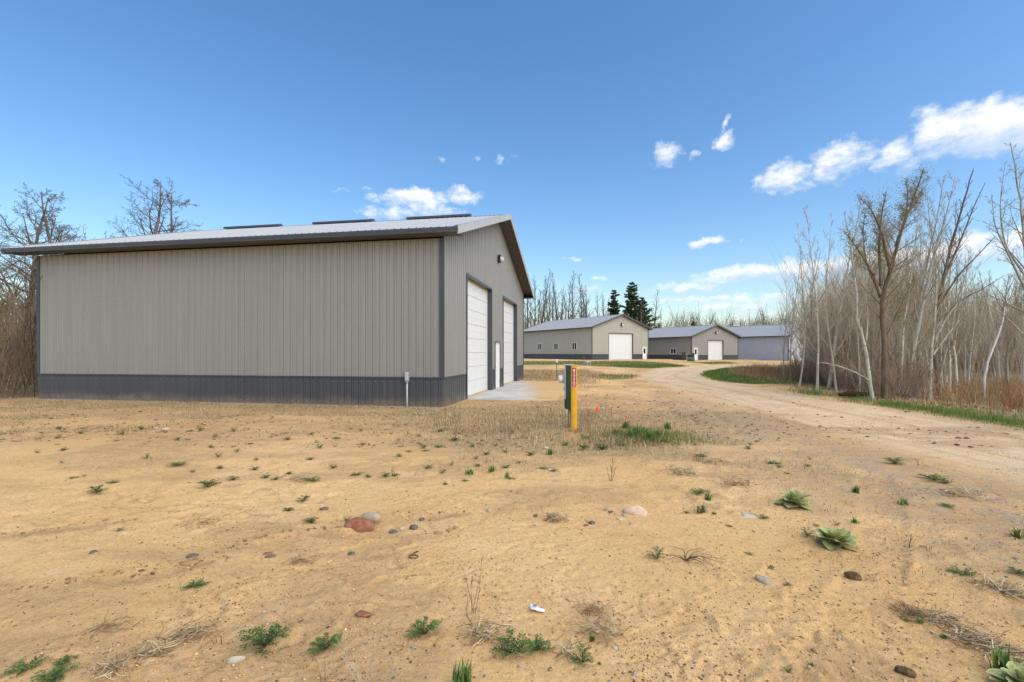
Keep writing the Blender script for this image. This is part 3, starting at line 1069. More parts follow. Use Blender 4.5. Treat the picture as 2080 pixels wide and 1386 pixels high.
        hb = MB().lathe([(0.0, 0.08), (0.028, 0.07), (0.03, 0.04), (0.012, 0.03), (0.012, 0.0)], 8, 'x', (-0.03, a + 0.11, 1.0))
        hb.build('knob', M['galv'], d, True)
        for zz in (0.25, 1.05, 1.75):
            MB().box(-0.032, -0.022, b_ - 0.058, b_ - 0.046, zz, zz + 0.1).build('hinge', M['galv'], d)
    # windows
    for (x0, x1, z0, z1) in wins:
        w = MB()
        f = 0.035
        w.box(x0 - 0.03, x0 + f, -0.05, 0.03, z0 - 0.03, z1 + 0.03).box(x1 - f, x1 + 0.03, -0.05, 0.03, z0 - 0.03, z1 + 0.03)
        w.box(x0 + f, x1 - f, -0.049, 0.03, z1 - f, z1 + 0.03).box(x0 + f, x1 - f, -0.049, 0.03, z0 - 0.03, z0 + f)
        xm = (x0 + x1) / 2
        w.box(xm - 0.04, xm + 0.04, -0.048, 0.03, z0 + f, z1 - f)
        wo_ = w.build('window', M['white_paint'], root)
        MB().box(x0 + f, xm - 0.04, -0.01, 0.0, z0 + f, z1 - f).build('pane', M['glass'], wo_)
        MB().box(xm + 0.04, x1 - f, -0.01, 0.0, z0 + f, z1 - f).build('pane', M['glass'], wo_)
    # roof: deck, ribbed sheets on both slopes, fascia, rake trim, soffit, ridge cap
    ye, yo = -oe, W + oe
    deck = MB()
    x0, x1 = -L - ol, orr
    th = 0.045
    deck.prism([(ye + 0.02, zft - 0.03), (W / 2, zr - 0.035), (yo - 0.02, zft - 0.03), (yo - 0.02, zft - 0.03 - th), (W / 2, zr - 0.035 - th), (ye + 0.02, zft - 0.03 - th)], 'x', x0 + 0.02, x1 - 0.02)
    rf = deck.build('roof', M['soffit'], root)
    nr = int(round((x1 - x0) / 0.9144))
    pr = (x1 - x0) / nr
    cs, sn = 1 / math.hypot(1, slope), slope / math.hypot(1, slope)
    for s in (0, 1):
        m = MB()
        pf = profile(0, pr, (), 0)
        for (a, oa), (b_, ob) in zip(pf[:-1], pf[1:]):
            def pt(x, o, top):
                y = (W / 2 - 0.01) if top else (ye - 0.03)
                z = (zr - 0.01 * slope if top else zft - 0.03 * slope)
                y, z = y - o * sn, z + o * cs
                return (x, y if s == 0 else W - y, z)
            q = (pt(a, oa, 0), pt(b_, ob, 0), pt(b_, ob, 1), pt(a, oa, 1))
            m.quad(*(q if s == 0 else q[::-1]))
        me = m.mesh('roof_panel', roof)
        for i in range(nr):
            add('roof_panel', me, rf, (x0 + i * pr, 0, 0))
    cap = MB()
    cap.prism([(W / 2 - 0.16, zr - 0.16 * slope + 0.026), (W / 2, zr + 0.03), (W / 2 + 0.16, zr - 0.16 * slope + 0.026), (W / 2, zr + 0.015)], 'x', x0, x1)
    cap.build('ridge_cap', roof, rf)
    for (u0, u1) in P.get('vents', []):
        v = MB()
        v.prism([(W / 2 - 0.22, zr - 0.02), (W / 2 - 0.22, zr + 0.07), (W / 2, zr + 0.15), (W / 2 + 0.22, zr + 0.07), (W / 2 + 0.22, zr - 0.02), (W / 2, zr + 0.035)], 'x', -u1, -u0)
        v.build('ridge_vent', M['trim_char'] if P.get('near') else M['galv'], rf, bevel=0.012)
    zs = zft - drop
    for yy, sg in ((ye, -1), (yo, 1)):
        fa = MB()
        y0, y1 = (yy - 0.02, yy + 0.005) if sg < 0 else (yy - 0.005, yy + 0.02)
        fa.box(x0, x1, y0, y1, zs, zft - 0.012)
        y2 = (yy - 0.028, yy - 0.0205) if sg < 0 else (yy + 0.0205, yy + 0.028)
        fa.box(x0, x1, y2[0], y2[1], zs + drop * 0.45, zft - 0.018)
        fa.build('fascia', trim, root)
        so = MB()
        so.box(x0 + 0.005, x1 - 0.005, min(yy + 0.006 * -sg, yy) if sg > 0 else yy + 0.006, (0.0 if sg < 0 else yy - 0.006), zs + 0.004, zs + 0.014) if sg < 0 else so.box(x0 + 0.005, x1 - 0.005, W, yy - 0.006, zs + 0.004, zs + 0.014)
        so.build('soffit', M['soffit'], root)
    rake = M[P.get('rake', P['trim'])]
    rd_ = P.get('rdrop', 0.2)
    for xx in (x1, x0):
        for s in (0, 1):
            r = MB()
            a0 = ye if s == 0 else yo
            c = W / 2
            zt0, ztc = zft + 0.028, zr + 0.032
            poly = [(a0, zt0 - rd_), (c, ztc - rd_), (c, ztc), (a0, zt0)]
            r.prism(poly, 'x', xx - 0.012, xx + 0.014)
            poly2 = [(a0, zt0 + 0.001), (c, ztc + 0.001), (c, ztc + 0.012), (a0, zt0 + 0.012)]
            r.prism(poly2, 'x', (xx - 0.11) if xx > 0 else xx - 0.02, (xx + 0.02) if xx > 0 else xx + 0.11)
            poly3 = [(a0, zt0 - rd_), (c, ztc - rd_), (c, ztc - rd_ * 0.62), (a0, zt0 - rd_ * 0.62)]
            r.prism(poly3, 'x', xx + 0.0145, xx + 0.022)
            r.build('rake_trim', rake, root)
    # sloped soffit boards below the gable overhang
    for s in (0, 1):
        sb = MB()
        a0 = 0.03 if s == 0 else W - 0.03
        nb = 14
        for i in range(nb):
            y0 = a0 + (W / 2 - a0) * i / nb
            y1 = a0 + (W / 2 - a0) * (i + 0.97) / nb
            sb.quad((0.03, y0, gtop(y0) + 0.0), (x1 - 0.013, y0, gtop(y0)), (x1 - 0.013, y1, gtop(y1)), (0.03, y1, gtop(y1)))
            sb.quad((0.03, y1, gtop(y1)), (x1 - 0.013, y1, gtop(y1)), (x1 - 0.013, y1, gtop(y1) + 0.02), (0.03, y1, gtop(y1) + 0.02))
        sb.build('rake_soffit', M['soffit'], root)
    # lamp on the gable
    y, z = P['lamp']
    sc = P.get('lamp_s', 1.0)
    lm = MB().prism([(y - 0.13 * sc, z - 0.17 * sc), (y + 0.13 * sc, z - 0.17 * sc), (y + 0.13 * sc, z + 0.06 * sc), (y + 0.07 * sc, z + 0.17 * sc), (y - 0.07 * sc, z + 0.17 * sc), (y - 0.13 * sc, z + 0.06 * sc)], 'x', 0.022, 0.022 + 0.13 * sc).build('wall_light', M['black_metal'], root, bevel=0.01)
    MB().lathe([(0.115 * sc, 0.0), (0.115 * sc, 0.06 * sc), (0.09 * sc, 0.11 * sc), (0.04 * sc, 0.13 * sc), (0.001, 0.135 * sc)], 14, 'x', (0.022 + 0.13 * sc, y, z - 0.03 * sc)).build('lens', M['lens'], lm, True)
    if P.get('near'):
        # rows of sheet screws: far too small to be told apart
        s = Soup()
        a = np.arange(6) * math.pi / 3
        hexv = np.stack([np.cos(a) * 0.009, np.zeros(6) - 0.004, np.sin(a) * 0.009], 1)
        hexv = np.concatenate([hexv, hexv + [0, 0.006, 0]])
        q = [[i, (i + 1) % 6, 6 + (i + 1) % 6, 6 + i] for i in range(6)]
        tr = [[0, i, i + 1] for i in range(1, 5)]
        for zz in (0.12, 0.74, 1.0, 1.75, 2.5, 3.25, 4.0, 4.75):
            for i in range(int(L / RIB)):
                s.add(hexv + [-L + (i + 0.5) * RIB + 0.05, 0, zz + 0.01 * random.random()], q, tr)
        so = add('screw', s.mesh('screw', M['galv']), root)
        so['kind'] = 'stuff'
    return root


make_building('storage_building', 'large grey ribbed steel storage building nearest the viewer with two tall white overhead doors', (BX, BY, 0), TH, {
    'near': True, 'L': BL, 'W': BW, 'Hw': 4.957, 'Hb': 0.867, 'oe': 0.523, 'or': 0.60, 'ol': 0.78, 'zft': 5.14, 'zr': 7.84, 'drop': 0.15,
    'wall': 'tan_steel', 'wain': 'char_steel', 'trim': 'trim_char', 'roof': 'roof_grey', 'rake': 'roof_grey', 'rdrop': 0.24,
    'doors': [(2.54, 6.44, 4.30), (9.0, 12.9, 4.30)], 'walks': [(7.18, 8.2, 2.08)], 'lamp': (7.75, 5.88),
    'vents': [(1.23, 4.3), (6.0, 9.1), (10.9, 14.0)]})

z2_ = 0.56
make_building('storage_building', 'beige steel shed with three narrow windows and one wide white door beyond the dirt', (12.31, 72.2, z2_), R(57), {
    'L': 19.0, 'W': 12.64, 'Hw': 4.9, 'Hb': 0.86, 'oe': 0.5, 'or': 0.5, 'ol': 0.5, 'zft': 5.05, 'zr': 7.28, 'drop': 0.14,
    'wall': 'beige_steel', 'wain': 'char2_steel', 'trim': 'trim_char', 'roof': 'roof_far', 'rdrop': 0.22,
    'doors': [(3.48, 8.92, 4.2)], 'walks': [(11.25, 12.2, 2.1)], 'lamp': (6.3, 5.6), 'lamp_s': 1.5,
    'windows': [(-14.05, -13.0, 1.6, 2.72), (-9.4, -8.35, 1.6, 2.72), (-4.7, -3.62, 1.6, 2.72)]})
make_building('storage_building', 'dark grey steel shed with one side window between beige and blue-grey sheds', (29.76, 78.0, 0.42), R(62), {
    'L': 18.3, 'W': 11.74, 'Hw': 3.85, 'Hb': 0.84, 'oe': 0.5, 'or': 0.5, 'ol': 0.5, 'zft': 3.98, 'zr': 6.05, 'drop': 0.14,
    'wall': 'grey_steel', 'wain': 'char2_steel', 'trim': 'trim_char', 'roof': 'roof_far', 'rdrop': 0.22,
    'doors': [(3.93, 7.82, 3.35)], 'walks': [(0.55, 1.47, 2.1)], 'lamp': (5.9, 4.7), 'lamp_s': 1.3,
    'windows': [(-4.5, -3.3, 1.12, 2.0)]})
make_building('storage_building', 'blue-grey steel shed without wainscot, farthest right and half hidden by bare aspens', (51.73, 88.0, 0.16), R(48), {
    'L': 22.0, 'W': 14.0, 'Hw': 4.6, 'Hb': 0.02, 'oe': 0.5, 'or': 0.5, 'ol': 0.5, 'zft': 4.72, 'zr': 7.25, 'drop': 0.14,
    'wall': 'blue_steel', 'wain': 'blue_steel', 'trim': 'trim_char', 'roof': 'roof_far', 'rdrop': 0.22, 'wainscot': False,
    'doors': [(4.6, 9.6, 4.0)], 'walks': [(1.6, 2.6, 2.1)], 'lamp': (7.0, 5.3),
    'vents': [(3.3, 5.8), (7.4, 9.7), (11.3, 13.5)]})

# concrete apron, cast in strips with open joints
apron = add('concrete_apron', None, None, (BX, BY, 0), (0, 0, -TH))
apron['kind'] = 'structure'
for y0, y1 in ((2.36, 3.02), (3.045, 3.95), (3.975, 7.2), (7.225, 10.3), (10.325, 13.3)):
    MB().box(0.036, 3.1, y0, y1, -0.15, 0.022 + 0.003 * random.random()).build('slab', M['concrete'], apron, bevel=0.008)
for nm, (bx, by, bz, th, y0, y1, w) in {'a': (12.31, 72.2, z2_, R(57), -0.5, 14.5, 3.5), 'b': (29.76, 78.0, 0.42, R(62), -1, 13, 3.0)}.items():
    o = MB().box(0.05, w, y0, y1, -0.5, 0.03).build('concrete_apron', M['concrete'], None, loc=(bx, by, bz), rot=(0, 0, -th))
    o['kind'] = 'structure'

# ------------------------------------------------------------------ trees
UP = np.array([0, 0, 1.0])


def rot_about(v, axis, a):
    axis = axis / (np.linalg.norm(axis) + 1e-9)
    return v * math.cos(a) + cross3(axis, v) * math.sin(a) + axis * np.dot(axis, v) * (1 - math.cos(a))


class Tree:
    def __init__(self, seed, **p):
        self.r = np.random.default_rng(seed)
        self.p = p
        self.trunk, self.crown, self.tips = Soup(), Soup(), []
        self.grow()

    def limb(self, start, d, L, r0, r1, steps, wander, up):
        pts = [np.array(start, float)]
        d = np.array(d, float)
        for i in range(steps):
            d = d + self.r.normal(0, wander, 3) + UP * up
            d /= np.linalg.norm(d)
            pts.append(pts[-1] + d * L / steps)
        return np.array(pts), np.linspace(r0, r1, steps + 1)

    def grow(self):
        p = self.p
        H, r0 = p['H'], p['r']
        if 'path' in p:
            path = np.array(p['path'], float)
            tt = np.linspace(0, len(path) - 1, 4 * (len(path) - 1) + 1)
            pts = np.stack([np.interp(tt, np.arange(len(path)), path[:, k]) for k in range(3)], 1)
            pts[1:-1] = 0.25 * pts[:-2] + 0.5 * pts[1:-1] + 0.25 * pts[2:]
            pts[:, :2] += np.cumsum(self.r.normal(0, 0.012, (len(pts), 2)), 0)
            rad = np.interp(np.linspace(0, 1, len(pts)), [0, 0.06, 1], [r0 * 1.25, r0, r0 * 0.18])
        else:
            st = 10
            pts, rad = self.limb((0, 0, -0.15), np.array([self.r.normal(0, p.get('lean', .05)), self.r.normal(0, p.get('lean', .05)), 1]), H + 0.15, r0, r0 * 0.12, st, p.get('wander', .04), 0.04)
            rad = r0 * np.interp(np.linspace(0, 1, st + 1), [0, 0.08, 1], [1.3, 1.0, 0.12])
        V, F = tube_np(pts, rad, 7)
        self.trunk.add(V, F)
        self.branches(pts, rad, 1, H)
        for q in p.get('limbs', []):
            q = np.array(q['path'], float), q['r']
            tt = np.linspace(0, len(q[0]) - 1, 3 * (len(q[0]) - 1) + 1)
            lp = np.stack([np.interp(tt, np.arange(len(q[0])), q[0][:, k]) for k in range(3)], 1)
            lp[1:-1] = 0.25 * lp[:-2] + 0.5 * lp[1:-1] + 0.25 * lp[2:]
            lr = np.linspace(q[1], q[1] * 0.2, len(lp))
            V, F = tube_np(lp, lr, 6)
            self.trunk.add(V, F)
            self.branches(lp, lr, 1, H, 0.25, 0.6)

    def branches(self, pts, rad, level, parentL, first=None, cnt=1.0):
        p = self.p
        n = int(p['n'][level - 1] * cnt)
        lo = p['first'] if level == 1 and first is None else (first if first is not None else 0.15)
        seg = np.linalg.norm(np.diff(pts, axis=0), axis=1)
        cum = np.concatenate([[0], np.cumsum(seg)])
        tot = cum[-1]
        az0 = self.r.uniform(0, 6.28)
        for i in range(n):
            f = lo + (1 - lo) * (i + self.r.uniform(0, 1)) / n
            f = min(f, 0.985)
            q = f * tot
            k = min(int(np.searchsorted(cum, q)) - 1, len(pts) - 2)
            k = max(k, 0)
            w = (q - cum[k]) / (seg[k] + 1e-9)
            s = pts[k] * (1 - w) + pts[k + 1] * w
            rr = rad[k] * (1 - w) + rad[k + 1] * w
            d = pts[k + 1] - pts[k]
            d = d / (np.linalg.norm(d) + 1e-9)
            ax = cross3(d, UP if abs(d[2]) < 0.95 else (1.0, 0, 0))
            ax = rot_about(ax, d, az0 + i * 2.4 + self.r.normal(0, 0.4))
            ang = R(p['ang'][level - 1]) * self.r.uniform(0.7, 1.25)
            nd = rot_about(d, ax, ang)
            shape = (1 - 0.86 * (f - lo) / (1 - lo + 1e-9)) if level == 1 else (1 - 0.6 * f)
            L = tot * p['len'][level - 1] * shape * self.r.uniform(0.6, 1.2)
            if level == 1 and 'path' not in p:
                L = p['H'] * p['len'][0] * shape * self.r.uniform(0.6, 1.2)
            br = max(min(rr * 0.6, rr * 0.25 + L * 0.010), p['tw'])
            last = level == len(p['n'])
            st = 4 if level == 1 else (3 if not last else 2)
            bp, brd = self.limb(s, nd, L, br, max(p['tw'] * 0.6, br * 0.15), st, p.get('bw', .09), p['up'][level - 1])
            V, F = tube_np(bp, brd, 5 if level == 1 else 3)
            self.crown.add(V, F)
            if last:
                self.tips.append(bp)
            else:
                self.branches(bp, brd, level + 1, L)

    def leaves(self, per, size, cols, spread=0.03):
        s = Soup()
        r = self.r
        pp = []
        for bp in self.tips:
            for _ in range(per):
                f = r.uniform(0.2, 1.0) * (len(bp) - 1)
                k = min(int(f), len(bp) - 2)
                pp.append(bp[k] * (1 - (f - k)) + bp[k + 1] * (f - k) + r.normal(0, spread, 3))
        return leaf_cards(np.array(pp), size, cols, r)


def leaf_cards(pp, size, cols, r):
    n = len(pp)
    a = r.normal(0, 1, (n, 3))
    a /= np.linalg.norm(a, axis=1)[:, None]
    b = np.cross(a, r.normal(0, 1, (n, 3)))
    b /= np.linalg.norm(b, axis=1)[:, None]
    sz = size * r.uniform(0.6, 1.3, (n, 1))
    V = np.stack([pp - a * sz, pp + b * sz * 0.5, pp + a * sz, pp - b * sz * 0.5], 1).reshape(-1, 3)
    F = np.arange(n * 4).reshape(n, 4)
    c = np.array(cols)[r.integers(0, len(cols), n)] * r.uniform(0.75, 1.2, (n, 1))
    return V, F, np.repeat(c, 4, 0)


PROTO = {}


def proto(key, seed, barkm, twigm, leaves=None, **p):
    tr = Tree(seed, **p)
    PROTO[key] = [tr.trunk.mesh('trunk', M[barkm], True), tr.crown.mesh('crown', M[twigm], True), None, p['H']]
    if leaves:
        V, F, c = tr.leaves(*leaves)
        PROTO[key][2] = mesh_np('leaves', V, F, M['leafy'], False, {'tint': c})


def plant_tree(name, key, label, loc, rz, sc, group=None, scz=None, tilt=(0, 0)):
    tr, cr, lv, H = PROTO[key]
    o = thing(name, label, 'tree', loc, rz, group)
    o.rotation_euler = (tilt[0], tilt[1], rz)
    o.scale = (sc, sc, scz or sc)
    add('trunk', tr, o)
    c = add('crown', cr, o)
    if lv:
        add('leaves', lv, c)
    return o


asp = dict(first=0.18, ang=(34, 36, 42), up=(0.16, 0.12, 0.06), wander=0.035, lean=0.06, bw=0.07, tw=0.0042)
BUD = [(0.22, 0.21, 0.08), (0.30, 0.26, 0.12), (0.26, 0.20, 0.10)]
for i in range(7):
    proto('aspen%d' % i, 100 + i, 'aspen_bark', 'aspen_twig', (1, 0.014, BUD), H=8.0, r=(0.062, 0.048, 0.075, 0.042, 0.055, 0.038, 0.034)[i], n=((22, 7, 4), (18, 6, 4), (24, 7, 4), (16, 6, 4), (20, 7, 4), (15, 6, 4), (13, 6, 4))[i],
          len=(0.27, 0.45, 0.5), **asp)
oak = dict(first=0.28, ang=(52, 45, 45), up=(0.09, 0.05, 0.03), wander=0.05, lean=0.08, bw=0.16, tw=0.0065)
for i in range(3):
    proto('oak%d' % i, 200 + i, 'dark_bark', 'dark_bark', (1, 0.03, BUD), H=12.0, r=0.17, n=(17, 10, 8), len=(0.44, 0.46, 0.45), **oak)
tall = dict(first=0.35, ang=(36, 38, 40), up=(0.10, 0.06, 0.03), wander=0.03, lean=0.03, bw=0.10, tw=0.016)
for i in range(5):
    proto('tall%d' % i, 300 + i, 'dark_bark', 'dark_bark', (1, 0.05, BUD) if i % 2 else None, H=18.0, r=0.25, n=((18, 7, 5), (14, 7, 5), (20, 6, 4), (12, 7, 5), (16, 7, 4))[i], len=(0.27, 0.42, 0.42), **tall)

rg = random.Random(5)


def foot(px, py):
    return G(px, py)


# --- the individually shaped trees right of the road (paths in metres from each foot)
def rel(base, pts):
    """source-pixel outline of a trunk at the depth of its foot -> local path"""
    s = scale_at(base[1])
    out = []
    for px, py, dy in pts:
        d = base[1] + dy
        s = scale_at(d)
        out.append(((px - 1040) * s - base[0], dy, EYE + (HY - py) * s - base[2]))
    return out


def special(name, key, label, base, trunk, limbs, barkm, twigm, r, leaves=None, **kw):
    path = rel(base, trunk)
    path[0] = (path[0][0], 0, -0.2)
    H = path[-1][2]
    lm = [{'path': rel(base, q), 'r': rr} for q, rr in limbs]
    proto(key, kw.pop('seed', 1), barkm, twigm, leaves, H=H, r=r, path=path, limbs=lm, **kw)
    return plant_tree(name, key, label, base, 0, 1)


b0 = foot(1796, 810)
special('bushy_tree', 'willow', 'tall brown tree with green-yellow buds rising above the pale aspens by the road', b0,
        [(1796, 812, 0), (1794, 700, 0), (1786, 610, .1), (1806, 540, .1), (1826, 470, .0), (1850, 400, -.1), (1868, 345, -.1)],
        [([(1788, 605, .1), (1772, 555, -.2), (1745, 510, -.4), (1715, 470, -.6)], 0.045),
         ([(1790, 580, .1), (1785, 510, .3), (1788, 450, .5), (1800, 390, .6)], 0.05),
         ([(1806, 540, .1), (1790, 470, .0), (1770, 425, -.1), (1745, 400, -.2)], 0.04),
         ([(1794, 700, 0), (1820, 640, .3), (1850, 580, .5), (1858, 560, .6)], 0.025),
         ([(1818, 500, 0), (1838, 450, .5), (1845, 400, .8), (1840, 365, 1.0)], 0.035),
         ([(1788, 600, 0), (1760, 540, .6), (1752, 480, .9), (1757, 430, 1.0)], 0.035),
         ([(1836, 440, 0), (1862, 410, .3), (1875, 380, .5)], 0.03)],
        'brown_bark', 'willow_twig', 0.085, (1, 0.019, [(0.25, 0.225, 0.06), (0.32, 0.25, 0.09), (0.20, 0.19, 0.06)], 0.13), seed=31,
        n=(34, 10, 6), first=0.34, ang=(44, 42, 45), len=(0.19, 0.55, 0.55), up=(0.09, 0.05, 0.02), tw=0.0040, bw=0.09)
b0 = foot(1893, 806)
special('bare_tree', 'darktree', 'tall dark leafless tree with forked bare limbs leaning right', b0,
        [(1893, 806, 0.4), (1898, 700, .4), (1908, 620, .4), (1925, 540, .4), (1948, 460, .4), (1968, 390, .4), (1982, 345, .4)],
        [([(1908, 620, .4), (1945, 560, .3), (1985, 520, .2), (2022, 480, .1)], 0.045),
         ([(1920, 560, .4), (1955, 480, .7), (1978, 420, .9), (2002, 370, 1.0)], 0.045),
         ([(1900, 660, .4), (1950, 610, .2), (2000, 585, 0), (2040, 560, -.1)], 0.03)],
        'brown_bark', 'grey_bark', 0.09, None, seed=37, n=(24, 6, 4), first=0.5, ang=(32, 35, 40), len=(0.13, 0.4, 0.45), up=(0.10, 0.06, 0.03), tw=0.0045, bw=0.07)
b0 = foot(2001, 810)
special('birch_tree', 'birch', 'white birch with a bent trunk leaning right out of the red brush', b0,
        [(2001, 812, 0), (2000, 775, 0), (2012, 725, 0), (2032, 680, 0), (2042, 640, 0), (2048, 590, .1), (2056, 560, .1)],
        [], 'birch_bark', 'brown_bark', 0.055, None, seed=41, n=(12, 6, 3), first=0.7, ang=(40, 40, 40), len=(0.25, 0.4, 0.5), up=(0.08, 0.05, 0.02), tw=0.004)
b0 = foot(1773, 811)
special('aspen_tree', 'leaner', 'pale aspen with two kinks leaning left beside the tall brown tree', b0,
        [(1773, 811, 0), (1766, 740, 0), (1758, 690, 0), (1746, 650, 0), (1744, 580, 0), (1735, 500, 0), (1722, 430, .1)],
        [([(1770, 775, 0), (1735, 755, -.3), (1700, 742, -.5), (1660, 735, -.7)], 0.02),
         ([(1760, 690, 0), (1764, 640, .2), (1756, 590, .3)], 0.02)], 'aspen_bark', 'aspen_twig', 0.06, None, seed=43,
        n=(20, 6, 3), first=0.35, ang=(42, 40, 42), len=(0.2, 0.45, 0.5), up=(0.12, 0.06, 0.03), tw=0.004)
b0 = foot(1890, 812)
special('aspen_tree', 'forky', 'pale aspen with long limbs spreading right, in front of the dark leafless tree', b0,
        [(1888, 815, 0), (1892, 740, 0), (1897, 660, 0), (1902, 560, 0), (1892, 470, 0), (1884, 400, 0)],
        [([(1900, 690, 0), (1925, 640, -.2), (1960, 600, -.4), (1995, 570, -.6)], 0.03),
         ([(1896, 720, 0), (1940, 660, -.1), (1975, 625, -.3)], 0.03)], 'aspen_bark', 'aspen_twig', 0.058, None, seed=47,
        n=(18, 6, 3), first=0.4, ang=(38, 40, 42), len=(0.2, 0.45, 0.5), up=(0.12, 0.06, 0.03), tw=0.004)
b0 = foot(2105, 820)
special('aspen_tree', 'rightedge', 'tall wide-branching pale aspen at the right edge of the photo', b0,
        [(2105, 822, 0), (2100, 700, 0), (2085, 580, 0), (2075, 450, 0), (2060, 360, 0), (2050, 290, 0)],
        [([(2088, 600, 0), (2050, 520, -.1), (2020, 460, -.2), (2015, 400, -.2)], 0.045),
         ([(2098, 700, 0), (2040, 640, -.3), (1980, 600, -.5)], 0.03),
         ([(2082, 560, 0), (2040, 500, .3), (2030, 420, .4), (2042, 330, .4)], 0.04),
         ([(2080, 500, 0), (2110, 420, -.1), (2100, 300, 0)], 0.04)], 'aspen_bark', 'aspen_twig', 0.07, None, seed=53,
        n=(22, 6, 4), first=0.35, ang=(45, 40, 42), len=(0.22, 0.45, 0.5), up=(0.10, 0.05, 0.03), tw=0.0045)
# pale stems one can point to along the edge of the grove (foot pixel, height, kind)
EDGE = [(1622, 788, 7.0, 3), (1660, 796, 7.6, 1), (1683, 792, 8.2, 0), (1700, 800, 6.8, 5), (1726, 792, 8.3, 2), (1745, 804, 6.4, 6), (1752, 790, 8.2, 4),
        (1822, 808, 7.5, 1), (1838, 806, 8.2, 0), (1852, 808, 6.8, 5), (1862, 800, 8.6, 2), (1872, 808, 6.6, 6), (1912, 800, 7.6, 4), (1928, 792, 8.0, 0),
        (1944, 784, 8.6, 2), (1960, 776, 8.3, 4), (1640, 782, 7.8, 4), (1605, 776, 7.8, 1), (1590, 770, 7.6, 5), (1712, 786, 7.9, 1), (1806, 800, 7.2, 3)]
ORD = 'first second third fourth fifth sixth seventh eighth ninth tenth eleventh twelfth thirteenth fourteenth fifteenth sixteenth seventeenth eighteenth nineteenth twentieth twenty-first'.split()
for k, (px, py, h, kd) in enumerate(sorted(EDGE)):
    p = G(px, py)
    plant_tree('aspen_tree', 'aspen%d' % kd, 'pale bare aspen, %s from the left along the roadside edge of the grove' % ORD[k], (p[0], p[1], p[2] - 0.03), rg.uniform(0, 6.28), h / 8.0,
               'aspens at the edge of the grove', tilt=(rg.uniform(-.03, .03), rg.uniform(-.07, .02)))
placed = []
tries = 0
while len(placed) < 105 and tries < 6000:
    tries += 1
    y = 16.5 + 30 * rg.random() ** 1.2
    x = rg.uniform(0.52, 1.30) * y
    lim = np.interp(y, [16, 30, 48], [13.4, 18.6, 32])
    if x < lim or (x > 0.95 * y and y < 25):
        continue
    if in_poly(np.array([x]), np.array([y]), P_ISLE)[0] > 0 and x < 19:
        continue
    if any((x - a) ** 2 + (y - b_) ** 2 < 0.5 for a, b_ in placed):
        continue
    placed.append((x, y))
    h = rg.uniform(5.6, 8.6)
    plant_tree('aspen_tree', 'aspen%d' % rg.randrange(7), 'slender pale bare aspen deep inside the grove right of the road', (x, y, hz(x, y, False) - 0.03), rg.uniform(0, 6.28), h / 8.0,
               'aspens inside the grove', tilt=(rg.uniform(-.05, .05), rg.uniform(-.07, .07)))

# --- left of and behind the main building
LEFT = [(272, 34.5, 14.6, 0, 'tallest bare tree rising behind the left end of the near building roof'),
        (330, 37, 13.6, 1, 'spreading bare tree just right of the tallest tree behind the roof'), (212, 38, 13.4, 2, 'bare tree just left of the tallest tree behind the roof'),
        (415, 42, 11.2, 0, 'bare tree whose top barely shows above the middle of the roof'), (450, 44, 10.9, 2, 'rightmost small bare treetop above the near building roof'),
        (120, 30, 11.4, 1, 'bare tree above the left end of the roof eave'), (60, 27, 10.6, 0, 'bare tree between the eave end and the left edge of the photo'),
        (20, 24, 9.6, 2, 'bare tree standing in the brush at the left edge of the photo'), (-40, 26, 10.5, 1, None), (-110, 22, 9.0, 0, None), (40, 33, 11.5, 2, None), (95, 36, 12.0, 0, None), (-10, 38, 13, 1, None), (160, 44, 13, 2, None), (370, 48, 12.6, 1, None)]
for px, d, h, kd, lab in LEFT:
    x = (px - 1040) / FPX * d
    plant_tree('bare_tree', 'oak%d' % kd, lab or 'bare grey tree in the woods left of the near building', (x, d, hz(x, d, False) - 0.05), rg.uniform(0, 6.28), h / 12.0 * 1.35, 'woods left of the near building', h / 12.0)

# --- behind the far buildings
BACK = [(1072, 552, 98, 2), (1085, 562, 104, 0), (1092, 548, 108, 1), (1112, 566, 100, 3), (1120, 575, 112, 4), (1143, 556, 104, 1), (1152, 572, 115, 2), (1166, 550, 98, 0), (1180, 556, 108, 3),
        (1192, 580, 112, 4), (1203, 578, 105, 1), (1215, 596, 118, 2), (1224, 594, 110, 0), (1235, 606, 116, 4), (1104, 590, 120, 3), (1132, 588, 122, 4), (1056, 560, 110, 4), (1030, 556, 104, 3), (1010, 570, 110, 0)]
BACK += [(rg.uniform(1045, 1245), rg.uniform(575, 625), rg.uniform(100, 124), rg.randrange(5)) for _ in range(16)]
for px, py, d, kd in BACK:
    x = (px - 1040) / FPX * d
    h = EYE + (HY - py) * d / FPX - 0.3
    plant_tree('bare_tree', 'tall%d' % kd, 'tall leafless tree in the row behind the beige shed', (x, d, 0.3), rg.uniform(0, 6.28), h / 18.0, 'bare trees behind the beige shed')
for px, py, d, kd, lab in [(1327, 590, 112, 1, 'pale thin leafless tree just right of the big pine'), (1300, 612, 100, 3, 'brownish leafless tree standing in front of the big pine'),
                           (1392, 626, 120, 0, 'small budding tree above the dark grey shed roof'), (1372, 636, 122, 4, 'thin leafless tree left of the small budding tree above the dark grey shed'),
                           (1343, 634, 118, 2, 'small leafless tree behind the gap between the beige and dark grey sheds')]:
    x = (px - 1040) / FPX * d
    h = EYE + (HY - py) * d / FPX - 0.3
    plant_tree('bare_tree', 'tall%d' % kd, lab, (x, d, 0.3), rg.uniform(0, 6.28), h / 18.0, None)


